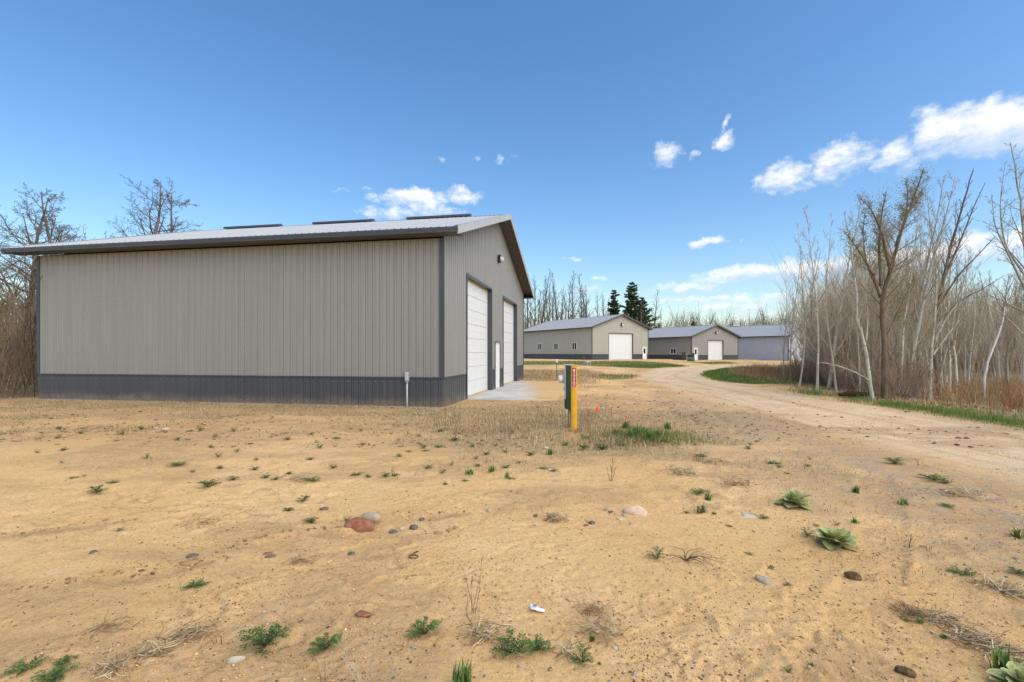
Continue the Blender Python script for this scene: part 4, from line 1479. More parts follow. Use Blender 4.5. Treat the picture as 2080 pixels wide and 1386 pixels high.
def conifer(key, seed, H, Rb, cols, dens=1.0, open_=0.25):
    r = np.random.default_rng(seed)
    tk = Soup()
    V, F = tube_np([(0, 0, -.3), (0.1, 0, H * .4), (0, 0.1, H * .75), (0, 0, H)], [0.22, 0.16, 0.08, 0.02], 6)
    tk.add(V, F)
    br = Soup()
    pts = []
    z = H * 0.06
    while z < H * 0.985:
        f = z / H
        L = Rb * (1 - f) ** 0.75 * (0.55 + 0.8 * r.random()) + 0.15
        nb = 6 if f < .8 else 4
        a0 = r.uniform(0, 6.28)
        for i in range(nb):
            if r.random() < open_ * (1 - f):
                continue
            a = a0 + i * 6.28 / nb + r.normal(0, .25)
            l = L * r.uniform(0.6, 1.2)
            e = np.array([math.cos(a) * l, math.sin(a) * l, z + l * r.uniform(0.05, 0.45)])
            s = np.array([0, 0, z])
            m = (s + e) / 2 - np.array([0, 0, 0.05 * l])
            V, F = tube_np([s, m, e], [0.035, 0.022, 0.008], 3)
            br.add(V, F)
            n = int(80 * dens * l) + 20
            t_ = r.uniform(0.18, 1.05, n)[:, None]
            q = (1 - t_) ** 2 * s + 2 * t_ * (1 - t_) * m + t_ ** 2 * e
            q = q + r.normal(0, 1, (n, 3)) * np.array([0.16, 0.16, 0.09]) * (0.5 + 0.22 * l)
            pts.append(q)
        z += H * 0.030 * r.uniform(.8, 1.3)
    V, F, c = leaf_cards(np.concatenate(pts), 0.22, cols, r)
    PROTO[key] = [tk.mesh('trunk', M['brown_bark'], True), br.mesh('crown', M['brown_bark'], True), mesh_np('needles', V, F, M['needles'], False, {'tint': c}), H]


PINE = [(0.062, 0.098, 0.036), (0.090, 0.128, 0.048), (0.042, 0.072, 0.028), (0.125, 0.145, 0.06)]
conifer('pine', 61, 17.0, 4.9, PINE, 0.8, 0.30)
conifer('spruce', 62, 15.0, 2.6, PINE, 1.1, 0.15)
for px, py, d, key, lab in [(1284, 569, 112, 'pine', 'big dark green pine above the ridge of the beige shed'), (1247, 586, 116, 'spruce', 'narrow dark spruce left of the big pine'),
                            (1338, 655, 110, 'spruce', 'small dark spruce tip between the beige and dark grey sheds'), (1408, 652, 125, 'spruce', 'small dark evergreen above the dark grey shed ridge'), (1304, 600, 114, 'pine', 'lower dark pine close behind the right side of the big pine')]:
    x = (px - 1040) / FPX * d
    h = EYE + (HY - py) * d / FPX - 0.3
    o = plant_tree('pine_tree' if key == 'pine' else 'spruce_tree', key, lab, (x, d, 0.3), rg.uniform(0, 6.28), h / PROTO[key][3], None)
    o['category'] = 'tree'

# ------------------------------------------------------------------ brush and far woods: masses nobody could count
def twiggy(seed, H, n, r0=0.012, spread=0.5, forks=5, lean=.30):
    """a clump of thin upright stems, as arrays"""
    r = np.random.default_rng(seed)
    s = Soup()
    for _ in range(n):
        p0 = np.array([r.normal(0, spread * 0.35), r.normal(0, spread * 0.35), -0.1])
        d = np.array([np.clip(r.normal(0, lean), -1.3 * lean, 1.3 * lean), np.clip(r.normal(0, lean), -1.3 * lean, 1.3 * lean), 1.0])
        h = H * r.uniform(0.5, 1.1)
        pts = [p0]
        for k in range(3):
            d = d + np.clip(r.normal(0, min(.16, lean * .6), 3), -.2, .2) + UP * .05
            d /= np.linalg.norm(d)
            pts.append(pts[-1] + d * h / 3)
        V, F = tube_np(pts, np.linspace(r0, r0 * 0.35, 4), 3)
        s.add(V, F)
        for k in range(forks):
            f = r.uniform(.25, .95) * 3
            i = min(int(f), 2)
            q = pts[i] * (1 - f + i) + pts[i + 1] * (f - i)
            e = d + r.normal(0, .5, 3)
            e[2] = abs(e[2]) + .3
            e /= np.linalg.norm(e)
            L = h * r.uniform(.12, .35)
            V, F = tube_np([q, q + (e + UP * .2 + r.normal(0, .1, 3)) * L], [r0 * .55, r0 * .2], 3)
            s.add(V, F)
    return np.concatenate(s.V), np.concatenate(s.Q)


def mass(name, label, cat, P, H, cols, seed, n=6, r0=0.012, forks=5, spread=0.5, variants=3, scr=(0.6, 1.25), lean=.30):
    """variants scattered over points, joined in one object"""
    r = np.random.default_rng(seed)
    P = np.asarray(P)
    VV, FF, CC, off = [], [], [], 0
    idx = r.integers(0, variants, len(P))
    for k in range(variants):
        V, F = twiggy(seed * 10 + k, H, n, r0, spread, forks, lean)
        Q = P[idx == k]
        N = len(Q)
        if not N:
            continue
        rz = r.uniform(0, 6.28, N)
        sc = r.uniform(*scr, N)
        c, s = np.cos(rz)[:, None], np.sin(rz)[:, None]
        W = V[None] * sc[:, None, None]
        X = W[..., 0] * c - W[..., 1] * s
        Y = W[..., 0] * s + W[..., 1] * c
        W = np.stack([X, Y, W[..., 2]], -1) + Q[:, None, :]
        col = np.array(cols)[r.integers(0, len(cols), N)] * r.uniform(.75, 1.2, (N, 1))
        VV.append(W.reshape(-1, 3))
        FF.append((F[None] + (np.arange(N) * len(V))[:, None, None]).reshape(-1, 4) + off)
        CC.append(np.repeat(col, len(V), 0))
        off += N * len(V)
    me = mesh_np(name, np.concatenate(VV), np.concatenate(FF), M['brush'], True, {'tint': np.concatenate(CC)})
    return tag(add(name, me), label, cat, None, 'stuff')


def pts_where(n, xr, yr, ok, seed, fine=False):
    r = np.random.default_rng(seed)
    out = np.zeros((0, 2))
    while len(out) < n:
        q = np.stack([r.uniform(*xr, 4 * n), r.uniform(*yr, 4 * n)], 1)
        q = q[ok(q[:, 0], q[:, 1], r.random(len(q)))]
        if not len(q):
            break
        out = np.concatenate([out, q])
    out = out[:n]
    return np.column_stack([out, height(out[:, 0], out[:, 1], fine)])


GREYBR = [(0.27, 0.195, 0.135), (0.35, 0.26, 0.175), (0.20, 0.14, 0.10), (0.42, 0.33, 0.235)]
REDBR = [(0.34, 0.17, 0.07), (0.44, 0.235, 0.09), (0.28, 0.12, 0.055), (0.52, 0.38, 0.20), (0.42, 0.32, 0.17)]
PALE = [(0.58, 0.50, 0.37), (0.50, 0.42, 0.30), (0.68, 0.61, 0.48), (0.42, 0.335, 0.23)]


def grove_lim(y):
    return np.interp(y, [12, 16, 30, 48, 80], [15, 12.6, 17.6, 31, 54])


P = pts_where(340, (11, 24), (15.5, 30), lambda x, y, u: (x > grove_lim(y) - 0.2) & (x < 0.86 * y) & (x < grove_lim(y) + 3 + 3 * u), 1)
mass('roadside_brush', 'tangle of thin dark brush stems under the aspens beside the road', 'brush', P, 1.9, GREYBR, 2, 9, 0.008, 5, 0.6)
P = pts_where(190, (11, 32), (17, 42), lambda x, y, u: (x > grove_lim(y) + 1.0) & (x < grove_lim(y) + 5) & (x < .84 * y), 29)
mass('pole_saplings', 'crowd of thin upright grey saplings along the left flank of the grove', 'saplings', P, 6.4, PALE + PALE[2:3], 30, 5, 0.011, 16, 1.3, 4, (.7, 1.15), .12)
P = pts_where(310, (13, 62), (20, 52), lambda x, y, u: (x > grove_lim(y) + 1.0) & (x < 1.35 * y) & ((y > 27) | (x < 0.9 * y)), 3)
mass('young_aspen_thicket', 'dense thicket of thin pale saplings filling the grove', 'thicket', P, 5.0, PALE + GREYBR[:2], 4, 6, 0.011, 12, 1.2, 3, (.6, 1.25), .17)
P = pts_where(350, (24, 100), (38, 72), lambda x, y, u: (x > grove_lim(y) + 3) & (x < 1.4 * y), 5)
mass('reddish_wood', 'far wall of reddish brown bare wood behind the aspen grove', 'wood', P, 6.6, [(0.34, 0.21, 0.14), (0.27, 0.16, 0.11), (0.38, 0.26, 0.18), (0.45, 0.35, 0.26)], 6, 7, 0.026, 10, 1.4)
P = pts_where(150, (13, 24), (11.5, 21), lambda x, y, u: (x > 0.90 * y) & (x < 1.3 * y) & (x > 12.6) & ((x - 12.6) > (y - 11.5) * 0.15), 7)
mass('red_brush', 'thin red-orange brush stems behind the green verge at the right edge', 'brush', P, 1.05, REDBR, 8, 7, 0.0055, 5, 0.5)
P = pts_where(220, (14, 30), (24, 42), lambda x, y, u: (in_poly(x, y, P_ISLE) > 2.2), 9)
mass('red_brush', 'low red-brown brush on the grassy island inside the road bend', 'brush', P, 0.75, REDBR + GREYBR[:1], 10, 8, 0.006, 4, 0.6)
P = pts_where(360, (-46, -16.5), (13.5, 42), lambda x, y, u: (lambda lx, ly: (lx < -BL - 1.7) & (ly > -0.6 - 0.2 * (lx + BL)) & (u < 0.5 + 0.5 * (ly < 8)))(*to_local(x, y)), 11)
mass('woodland_brush', 'dense brown leafless brush at the left corner of the near building', 'brush', P, 5.0, GREYBR + [(0.22, 0.19, 0.09)], 12, 7, 0.018, 12, 1.1)
P = pts_where(180, (-48, -16.6), (14, 46), lambda x, y, u: (lambda lx, ly: (lx < -BL - 1.2) & (ly > 0.2))(*to_local(x, y)), 13)
mass('low_brush', 'low brown undergrowth below the trees left of the near building', 'brush', P, 1.5, GREYBR, 14, 8, 0.010, 5, 0.7)
P = pts_where(170, (-10, 36), (96, 128), lambda x, y, u: x > -10, 15)
mass('woodland_brush', 'brown understorey behind the beige shed', 'brush', P, 7.5, GREYBR, 16, 6, 0.04, 9, 2.0)
# far yellow-green budding tree line
r_ = np.random.default_rng(17)
P = pts_where(140, (28, 150), (128, 165), lambda x, y, u: x > 0.30 * y, 17)
mass('far_wood', 'distant budding tree line above the blue-grey shed', 'wood', P, 12.0, [(0.20, 0.17, 0.10), (0.17, 0.14, 0.10), (0.24, 0.21, 0.12)], 18, 5, 0.07, 16, 3.0)
q = P[r_.integers(0, len(P), 30000)] + np.column_stack([r_.normal(0, 2.0, 30000), r_.normal(0, 2.0, 30000), 12.0 * r_.beta(2.2, 1.6, 30000)])
V, F, c_ = leaf_cards(q, 0.16, [(0.27, 0.25, 0.10), (0.32, 0.29, 0.13), (0.22, 0.21, 0.09), (0.29, 0.23, 0.13)], r_)
tag(add('far_wood_buds', mesh_np('far_wood_buds', V, F, M['leafy'], False, {'tint': c_})), 'yellow-green spring buds on the distant tree line', 'buds', None, 'stuff')
# woods ring the clearing beyond the frame as well
P = pts_where(240, (-190, 190), (-90, 200), lambda x, y, u: (np.hypot(x, y) > 60) & ((np.abs(np.arctan2(x, y)) > 0.92) | (y > 135) & (x < 28)), 19)
mass('far_wood', 'leafless brown woods closing in the horizon all round the clearing', 'wood', P, 9.0, GREYBR, 20, 5, 0.06, 12, 3.0)

# ------------------------------------------------------------------ utility things
def local_b(x, y):
    return (BX + x * bc + y * bs, BY - x * bs + y * bc)


x, y = local_b(-1.084, -0.075)
o = thing('electrical_riser', 'grey conduit with a small meter box against the long wall of the near building', 'conduit', (x, y, hz(x, y)), -TH)
MB().tube([(0, 0, -0.25), (0, 0, 0.82)], [0.028, 0.028], 10).build('conduit', M['galv'], o, True)
bx_ = MB().box(-0.055, 0.055, -0.06, 0.045, 0.76, 1.03).build('box', M['galv'], o, bevel=0.012)
MB().box(-0.045, 0.045, -0.075, -0.0605, 0.79, 1.01).build('cover', M['galv'], bx_, bevel=0.006)
MB().tube([(0, 0, 0.70), (0, 0, 0.765)], [0.036, 0.036], 10).build('collar', M['galv'], o, True)

p = G(1157, 868)
o = thing('electric_pedestal', 'dark green electric meter pedestal with a round white meter beside the yellow post', 'meter pedestal', p, R(-5))
body = MB().box(-0.085, 0.09, -0.13, 0.13, 0.40, 1.335).build('cabinet', M['green_box'], o, bevel=0.006)
MB().box(-0.115, 0.10, -0.145, 0.145, 1.3355, 1.355).build('lid', M['galv'], body, bevel=0.004)
MB().box(-0.112, -0.0855, -0.125, 0.125, 0.62, 1.325).build('front_panel', M['galv'], body, bevel=0.004)
MB().box(-0.108, -0.0855, -0.10, 0.10, 0.42, 0.60).build('front_panel', M['green_box'], body, bevel=0.004)
mt = MB().lathe([(0.088, 0.0), (0.095, -0.012), (0.095, -0.035), (0.085, -0.037)], 20, 'x', (-0.113, 0, 1.04)).build('meter', M['galv'], o, True)
MB().lathe([(0.083, -0.03), (0.082, -0.10), (0.075, -0.12), (0.04, -0.127), (0.001, -0.128)], 20, 'x', (-0.113, 0, 1.04)).build('glass_cover', M['white_paint'], mt, True)
MB().box(-0.125, -0.1125, -0.03, 0.03, 0.80, 0.86).build('latch', M['black_metal'], o)
for dx, dy in ((-0.01, -0.06), (0.045, 0.06)):
    MB().tube([(dx, dy, -0.3), (dx, dy, 0.42)], [0.024, 0.024], 8).build('leg', M['dark_galv'], o, True)

p = G(1166, 877)
o = thing('marker_post', 'yellow flat marker post with a red warning sticker in dry grass', 'marker post', p, R(-3))
prof = [(-0.062, 0.012), (-0.05, -0.004), (-0.025, -0.012), (0.025, -0.012), (0.05, -0.004), (0.062, 0.012), (0.045, 0.014), (0.0, 0.002), (-0.045, 0.014)]
MB().prism(prof, 'z', -0.25, 1.335).build('blade', M['yellow_post'], o)
st = MB().box(-0.040, 0.040, -0.0155, -0.0125, 0.905, 1.275).build('sticker', M['red_label'], o)
MB().box(-0.046, 0.046, -0.0145, -0.0123, 0.892, 0.9045).box(-0.046, 0.046, -0.0145, -0.0123, 1.2755, 1.287).build('sticker_edge', M['label_faded'], o)
MB().prism([(-0.030, 1.238), (0, 1.215), (0.030, 1.238), (0, 1.261)], 'y', -0.0172, -0.0158).build('diamond_mark', M['label_print'], st)
MB().box(-0.030, 0.030, -0.0172, -0.0158, 0.915, 0.985).build('fine_print', M['label_faded'], st)


def text_mesh(body, size, matname, name):
    cu = bpy.data.curves.new(name, 'FONT')
    cu.body = body
    cu.size = size
    cu.align_x = 'CENTER'
    cu.align_y = 'CENTER'
    cu.extrude = 0.0006
    cu.offset = 0.0008
    ob = bpy.data.objects.new(name, cu)
    C.objects.link(ob)
    bpy.context.view_layer.update()
    me = bpy.data.meshes.new_from_object(ob.evaluated_get(bpy.context.evaluated_depsgraph_get()))
    bpy.data.objects.remove(ob)
    me.materials.clear()
    me.materials.append(M[matname])
    return me


add('lettering', text_mesh('WARNING', 0.052, 'label_print', 'lettering'), st, (0, -0.0172, 1.098), (R(90), R(90), 0))

# small post with a pale tag on the field
p = G(1131, 769)
o = thing('tag_post', 'thin dark steel post with a small pale tag on the straw field', 'post', p)
s = scale_at(p[1])
MB().prism([(-0.02, -0.012), (0.02, -0.012), (0.02, 0.0), (0.006, 0.004), (0.006, 0.022), (-0.006, 0.022), (-0.006, 0.004), (-0.02, 0.0)], 'z', -0.3, 38 * s - 0.1).build('stem', M['green_box'], o)
MB().box(-0.055, 0.055, -0.03, 0.03, 32 * s, 39 * s).build('tag', M['white_paint'], o, bevel=0.01)

# grey utility cluster with a leaning stake by the grass strip
p = G(1192, 743)
s = scale_at(p[1])
o = thing('utility_stub', 'grey utility pipe stub with a round cap on the grass before the beige shed', 'utility stub', p)
MB().lathe([(0.16, -0.2), (0.16, 0.28), (0.20, 0.29), (0.20, 0.36), (0.12, 0.42), (0.001, 0.44)], 14).build('riser', M['galv'], o, True)
MB().box(0.18, 0.46, -0.06, 0.06, 0.30, 0.44).build('valve_box', M['galv'], o, bevel=0.02)
MB().tube([(0.34, 0, -0.2), (0.34, 0, 0.31)], [0.035, 0.035], 8).build('pipe', M['galv'], o, True)
o = thing('marker_stake', 'pale leaning stake with a reddish top beside the grey utility stub', 'stake', (p[0] - 0.18, p[1] - 0.1, p[2]))
MB().tube([(-0.0, 0, -0.2), (-0.14, 0, 1.05)], [0.022, 0.02], 6).build('stick', M['stake_wood'], o)
MB().tube([(-0.118, 0, 0.85), (-0.141, 0, 1.06)], [0.026, 0.026], 6).build('painted_top', M['rock_red'], o)

# utility boxes in front of the dark grey shed
p = G(1389, 734)
o = thing('electric_pedestal', 'slim dark green pedestal in front of the dark grey shed wall', 'meter pedestal', p)
MB().box(-0.20, 0.20, -0.15, 0.15, 0.22, 1.30).build('cabinet', M['green_box'], o, bevel=0.015)
MB().box(-0.22, 0.22, -0.17, 0.17, 1.3005, 1.33).build('lid', M['green_box'], o)
MB().tube([(0, 0, -0.4), (0, 0, 0.23)], [0.06, 0.06], 8).build('leg', M['stake_wood'], o)
p2 = G(1395, 734.5)
o = thing('marker_stake', 'upright brownish stake between the slim green pedestal and the low green box', 'stake', p2)
MB().prism([(-0.045, -0.02), (0.045, -0.02), (0.045, 0.02), (-0.045, 0.02)], 'z', -0.3, 1.15).build('stick', M['stake_wood'], o)
MB().prism([(-0.047, -0.022), (0.047, -0.022), (0.047, 0.022), (-0.047, 0.022)], 'z', 1.1505, 1.28).build('painted_top', M['rock_red'], o)
p3 = G(1403, 734.6)
o = thing('transformer_box', 'low green transformer box with a pale lid before the dark grey shed', 'transformer', p3)
MB().box(-0.45, 0.40, -0.35, 0.35, -0.3, 0.42).build('cabinet', plain('mid_green', (0.055, 0.095, 0.05), 0.5, 0.3, 0.15, 5), o, bevel=0.03)
MB().box(-0.48, 0.43, -0.38, 0.38, 0.4205, 0.50).build('lid', plain('pale_green', (0.24, 0.30, 0.26), 0.45, 0.4, 0.1, 5), o, bevel=0.02)
p4 = G(1408.3, 734.2)
o = thing('electric_pedestal', 'dark pedestal between the low green box and the white walk door', 'meter pedestal', p4)
MB().box(-0.15, 0.13, -0.12, 0.12, 0.05, 1.12).build('cabinet', M['green_box'], o, bevel=0.015)
MB().box(-0.17, 0.15, -0.14, 0.14, 1.1205, 1.15).build('lid', M['green_box'], o)
MB().tube([(0, 0, -0.4), (0, 0, 0.07)], [0.05, 0.05], 8).build('leg', M['galv'], o)

# marking flags
for px, py, top, label, pts in (
        (1212, 851, 826, 'upright orange-red marking flag on a wire right of the yellow post', [(0.0, 0.30), (-0.045, 0.17), (0.03, 0.155), (0.022, 0.30)]),
        (1270, 864, 846, 'folded orange-red marking flag drooping over green grass', [(-0.005, 0.10), (0.01, 0.125), (0.05, 0.185), (0.035, 0.20), (0.005, 0.16)])):
    p = G(px, py)
    o = thing('marking_flag', label, 'flag', p)
    hgt = max(q[1] for q in pts)
    MB().tube([(0.012, 0, -0.1), (0.012, 0, hgt)], [0.0028, 0.0028], 5).build('wire', M['steel_wire'], o)
    MB().prism(pts, 'y', -0.006, -0.004).build('flag', M['orange_flag'], o)

# rusty bent wire and a scrap of paper
p = G(838, 1133)
s = scale_at(p[1])
o = thing('rusty_wire', 'small rusty wire bent into a loop on bare sand', 'wire', p)
lp = [(6 * s, 16 * s), (1 * s, 11 * s), (-5 * s, 5 * s), (-8 * s, 1.5 * s), (-6 * s, -3 * s), (0, -5 * s), (7 * s, -3.5 * s), (11 * s, 1 * s), (8 * s, 3 * s), (3 * s, 4 * s), (-3 * s, 3 * s)]
MB().tube([(a, b_ * 1.6, 0.009 + 0.003 * math.sin(i * 1.7)) for i, (a, b_) in enumerate(lp)], [0.0042] * len(lp), 6).build('loop', M['rust'], o, True)
p = G(1092, 1243)
s = scale_at(p[1])
o = thing('paper_scrap', 'crumpled white scrap of paper lying on the sand', 'paper', p)
gx, gy = 9, 5
vv, ff = [], []
pr_ = np.random.default_rng(4)
for i in range(gx):
    for j in range(gy):
        u, v = i / (gx - 1), j / (gy - 1)
        wdt = (0.055 if u < 0.35 else 0.055 - 0.05 * (u - 0.35)) * (1 if u < 0.9 else 0.6)
        vv.append((-0.045 + 0.088 * u, wdt * (0.5 - v) + (0.03 - 0.045 * u), 0.010 + 0.010 * pr_.random() + (0.006 if u < 0.3 and v < 0.5 else 0)))
for i in range(gx - 1):
    for j in range(gy - 1):
        a = i * gy + j
        ff.append((a, a + gy, a + gy + 1, a + 1))
me = mesh_np('sheet', np.array(vv), np.array(ff), M['paper'], False)
so = add('sheet', me, o)
so.modifiers.new('thick', 'SOLIDIFY').thickness = 0.0012
for k in range(3):
    MB().box(-0.026 + 0.008 * k, -0.021 + 0.008 * k, 0.012, 0.034, 0.0262, 0.0268).build('print_mark', M['rock_slate'], o)

# ------------------------------------------------------------------ stones
def rock_mesh(name, seed, matn, rough=0.18, sub=3):
    bm = bmesh.new()
    bmesh.ops.create_icosphere(bm, subdivisions=sub, radius=0.5)
    r = np.random.default_rng(seed)
    ph = r.uniform(0, 50, 3)
    cut = [(Vector(r.normal(0, 1, 3)).normalized(), r.uniform(0.25, 0.40)) for _ in range(9)]
    for v in bm.verts:
        n_ = v.co.normalized()
        k = 1 + rough * 2 * (float(fbm(np.array([n_.x * 1.6 + ph[0] + n_.z]), np.array([n_.y * 1.6 + ph[1] - n_.z]), 3, seed)[0]) - 0.5)
        v.co = n_ * 0.5 * k
        for c_, d in cut:
            q = v.co.dot(c_)
            if q > d:
                v.co -= c_ * (q - d) * 0.8
    me = bpy.data.meshes.new(name)
    bm.to_mesh(me)
    bm.free()
    for p_ in me.polygons:
        p_.use_smooth = True
    me.materials.append(M[matn])
    return me


ROCKS = [  # foot px, py, width px, height px, depth ratio, material, turn, label
    (724, 1086, 62, 29, 0.75, 'rock_red', 12, 'largest stone, a rounded red boulder half sunk in sand'),
    (751, 1062, 38, 18, 0.8, 'rock_tan', -10, 'flat grey-tan stone touching the top of the red boulder'),
    (840, 1079, 19, 17, 0.9, 'rock_slate', 20, 'egg-shaped dark slate cobble right of the red boulder'),
    (857, 1060, 13, 11, 1.0, 'rock_slate', 60, 'small grey cobble in the little sand ledge above the slate cobble'),
    (815, 1079, 14, 9, 1.0, 'rock_pink', 0, 'small pinkish stone left of the slate cobble'),
    (800, 1084, 20, 8, 0.9, 'rock_slate', -15, 'flat bluish stone with a yellow seedling at its left end'),
    (890, 1087, 17, 9, 1.0, 'rock_ochre', 10, 'ochre stone farthest left of the three ochre stones'),
    (913, 1081, 13, 10, 1.0, 'rock_ochre', 40, 'middle one of the three ochre stones'),
    (925, 1077, 14, 8, 1.0, 'rock_ochre', -20, 'ochre stone farthest right of the three ochre stones'),
    (1298, 1051, 52, 22, 0.7, 'rock_pink', 5, 'large pale pinkish slab-like stone in the middle distance'),
    (1088, 1053, 13, 10, 1.0, 'rock_slate', 0, 'small dark stone left of the ball of dry grass'),
    (1203, 1067, 17, 10, 0.8, 'rock_slate', -20, 'oval dark stone between the dry grass ball and the pale slab'),
    (1190, 1071, 13, 6, 0.9, 'rock_red', 10, 'small red-brown stone beside the oval dark stone'),
    (1242, 1043, 12, 6, 1.0, 'rock_slate', 40, 'small dark stone in the gravel cluster left of the pale slab'),
    (1232, 1039, 12, 7, 1.0, 'rock_tan', 10, 'small tan stone in the gravel cluster left of the pale slab'),
    (1261, 1058, 13, 7, 1.0, 'rock_white', 25, 'small whitish stone just left of the pale slab'),
    (1270, 1051, 14, 9, 1.0, 'rock_tan', 70, 'greyish stone touching the left end of the pale slab'),
    (1558, 1189, 40, 13, 0.8, 'rock_tan', -15, 'flat tan stone sunk in sand right of the dark twiggy weed'),
    (473, 1353, 36, 17, 0.5, 'rock_white', 28, 'elongated white stone below the vetch weed near the bottom edge'),
    (735, 1256, 34, 7, 0.9, 'rock_red', 20, 'flat pink stone flush with the sand above the fan of pale stalks'),
    (1525, 1053, 40, 5, 0.7, 'rock_white', 0, 'thin pale slab lying left of the far mullein'),
    (185, 1127, 15, 8, 1.0, 'rock_slate', 0, 'small bluish stone alone on the sand at far left'),
    (388, 1134, 22, 9, 0.9, 'rock_slate', 20, 'grey stone on the left edge of the eroded sand'),
    (380, 1150, 34, 9, 0.8, 'rock_ochre', 10, 'sand-coloured flat stone below the grey stone'),
    (546, 1135, 20, 8, 0.8, 'rock_slate', 25, 'flat grey-blue stone under the eroded ledge'),
    (541, 1128, 17, 7, 0.8, 'rock_red', 15, 'flat red stone under the eroded ledge'),
    (657, 1037, 20, 6, 0.8, 'rock_slate', 12, 'flat dark stone above the small round weeds'),
    (993, 1041, 14, 9, 1.0, 'rock_tan', 0, 'pale grey stone right of the long ledge'),
    (712, 1128, 14, 8, 1.0, 'rock_slate', 30, 'grey stone below the red boulder'),
    (1742, 1183, 34, 16, 0.7, 'clod', -25, 'dark brown clod of earth beside the tyre track'),
    (1846, 1378, 34, 18, 0.6, 'clod', -30, 'mossy dark clod at the bottom edge near the tyre track'),
    (118, 874, 24, 6, 0.9, 'rock_white', 5, 'whitish flat stone on the cut bank at far left'),
    (333, 874, 15, 6, 1.0, 'rock_white', 0, 'whitish stone in the thin weeds below the long wall'),
    (314, 872, 10, 6, 1.0, 'rock_white', 0, 'smaller whitish stone left of the stone below the long wall'),
    (905, 881, 12, 6, 1.0, 'rock_tan', 0, 'tan stone in the straw below the building corner'),
    (1110, 912, 11, 6, 1.0, 'rock_white', 0, 'pale stone on the small ledge left of the yellow post'),
    (1117, 958, 9, 6, 1.0, 'rock_white', 0, 'tiny white stone beside a green seedling'),
    (840, 1320, 14, 8, 1.0, 'rock_tan', 0, 'small tan stone below the round vetch weed'),
    (1290, 1375, 12, 11, 0.8, 'rock_tan', 50, 'angular grey-tan stone near the bottom edge'),
    (1250, 1322, 13, 10, 1.0, 'rock_white', 20, 'small white stone right of the green bushy weed'),
]
for i, (px, py, w, h, dr, mt_, rz, lab) in enumerate(ROCKS):
    p = G(px, py - h * 0.18)
    s = scale_at(p[1])
    hh = h * s * (1.0 if w > 30 else 0.72)
    me = rock_mesh('stone', 300 + i, mt_)
    o = add('stone', me, None, (p[0], p[1] + w * s * dr * 0.35, p[2] + hh * (0.16 if w > 30 else 0.08)), (0, R(3), R(rz)), (w * s * 1.08, w * s * dr, hh * 1.45))
    tag(o, lab, 'stone')

# ------------------------------------------------------------------ green weeds, tufts, mulleins, dead stalks
GRN = [(0.075, 0.145, 0.03), (0.105, 0.19, 0.042), (0.055, 0.11, 0.025), (0.14, 0.23, 0.055)]


def vetch(seed, stems=15, pairs=9, lift=0.35):
    """low weed of radiating stems with paired leaflets; about 1 unit wide"""
    r = np.random.default_rng(seed)
    st_, lv = Soup(), Soup()
    for k in range(stems):
        a = k * 2.399 + r.normal(0, .3)
        L = r.uniform(0.26, 0.56)
        rise = lift * r.uniform(0.3, 1.2) * (1.25 - L)
        pts = [np.array([0, 0, 0.0])]
        n = 6
        for i in range(1, n + 1):
            f = i / n
            aa = a + 0.35 * f * r.normal(0, .6)
            pts.append(np.array([math.cos(aa) * L * f, math.sin(aa) * L * f, rise * math.sin(min(f * 2.0, 1.75)) + 0.02]))
        pts = np.array(pts)
        V, F = tube_np(pts, np.linspace(0.008, 0.003, n + 1), 3)
        st_.add(V, F)
        col = np.array(GRN[r.integers(0, 4)])
        for i in range(pairs):
            f = 0.18 + 0.82 * i / (pairs - 1)
            q = f * n
            j = min(int(q), n - 1)
            c = pts[j] * (1 - q + j) + pts[j + 1] * (q - j)
            d = pts[j + 1] - pts[j]
            d /= np.linalg.norm(d)
            sd = cross3(d, UP)
            sd /= np.linalg.norm(sd) + 1e-9
            for sgn in (-1, 1):
                ll = 0.105 * (1 - 0.45 * abs(f - 0.55)) * r.uniform(.75, 1.2)
                e = sd * sgn * 0.85 + d * 0.45 + UP * r.uniform(-.1, .55)
                e /= np.linalg.norm(e)
                wd = cross3(e, UP + r.normal(0, .2, 3))
                wd /= np.linalg.norm(wd) + 1e-9
                nn = cross3(wd, e)
                wv_ = ll * 0.27
                V = np.array([c, c + e * ll * .45 + wd * wv_ + nn * .012, c + e * ll, c + e * ll * .45 - wd * wv_ + nn * .012, c + e * ll * .5])
                lv.add(V, None, [[0, 1, 4], [1, 2, 4], [2, 3, 4], [3, 0, 4]], col * r.uniform(.75, 1.25) * (0.8 + 0.5 * f))
    return st_.mesh('stems', M['twig_dark']), lv.mesh('leaves', M['leafy'])


def tuft(seed, n=60, h=1.0, cols=GRN, bend=0.45, w=0.03, matn='grass'):
    r = np.random.default_rng(seed)
    s = Soup()
    for _ in range(n):
        a = r.uniform(0, 6.28)
        b0_ = np.array([r.normal(0, .13), r.normal(0, .13), -0.03])
        out = np.array([math.cos(a), math.sin(a), 0])
        L = h * r.uniform(.45, 1.05)
        k = bend * r.uniform(.2, 1.3)
        p1 = b0_ + (UP + out * k * .4) * L * .5
        p2 = p1 + (UP * (1 - k * .5) + out * k) * L * .5
        sd = np.array([-out[1], out[0], 0]) * w * r.uniform(.6, 1.3)
        V = np.array([b0_ - sd, b0_ + sd, p1 + sd * .8, p1 - sd * .8, p2])
        s.add(V, [[0, 1, 2, 3]], [[3, 2, 4]], np.array(cols[r.integers(0, len(cols))]) * r.uniform(.7, 1.25))
    return s.mesh('blades', M[matn])


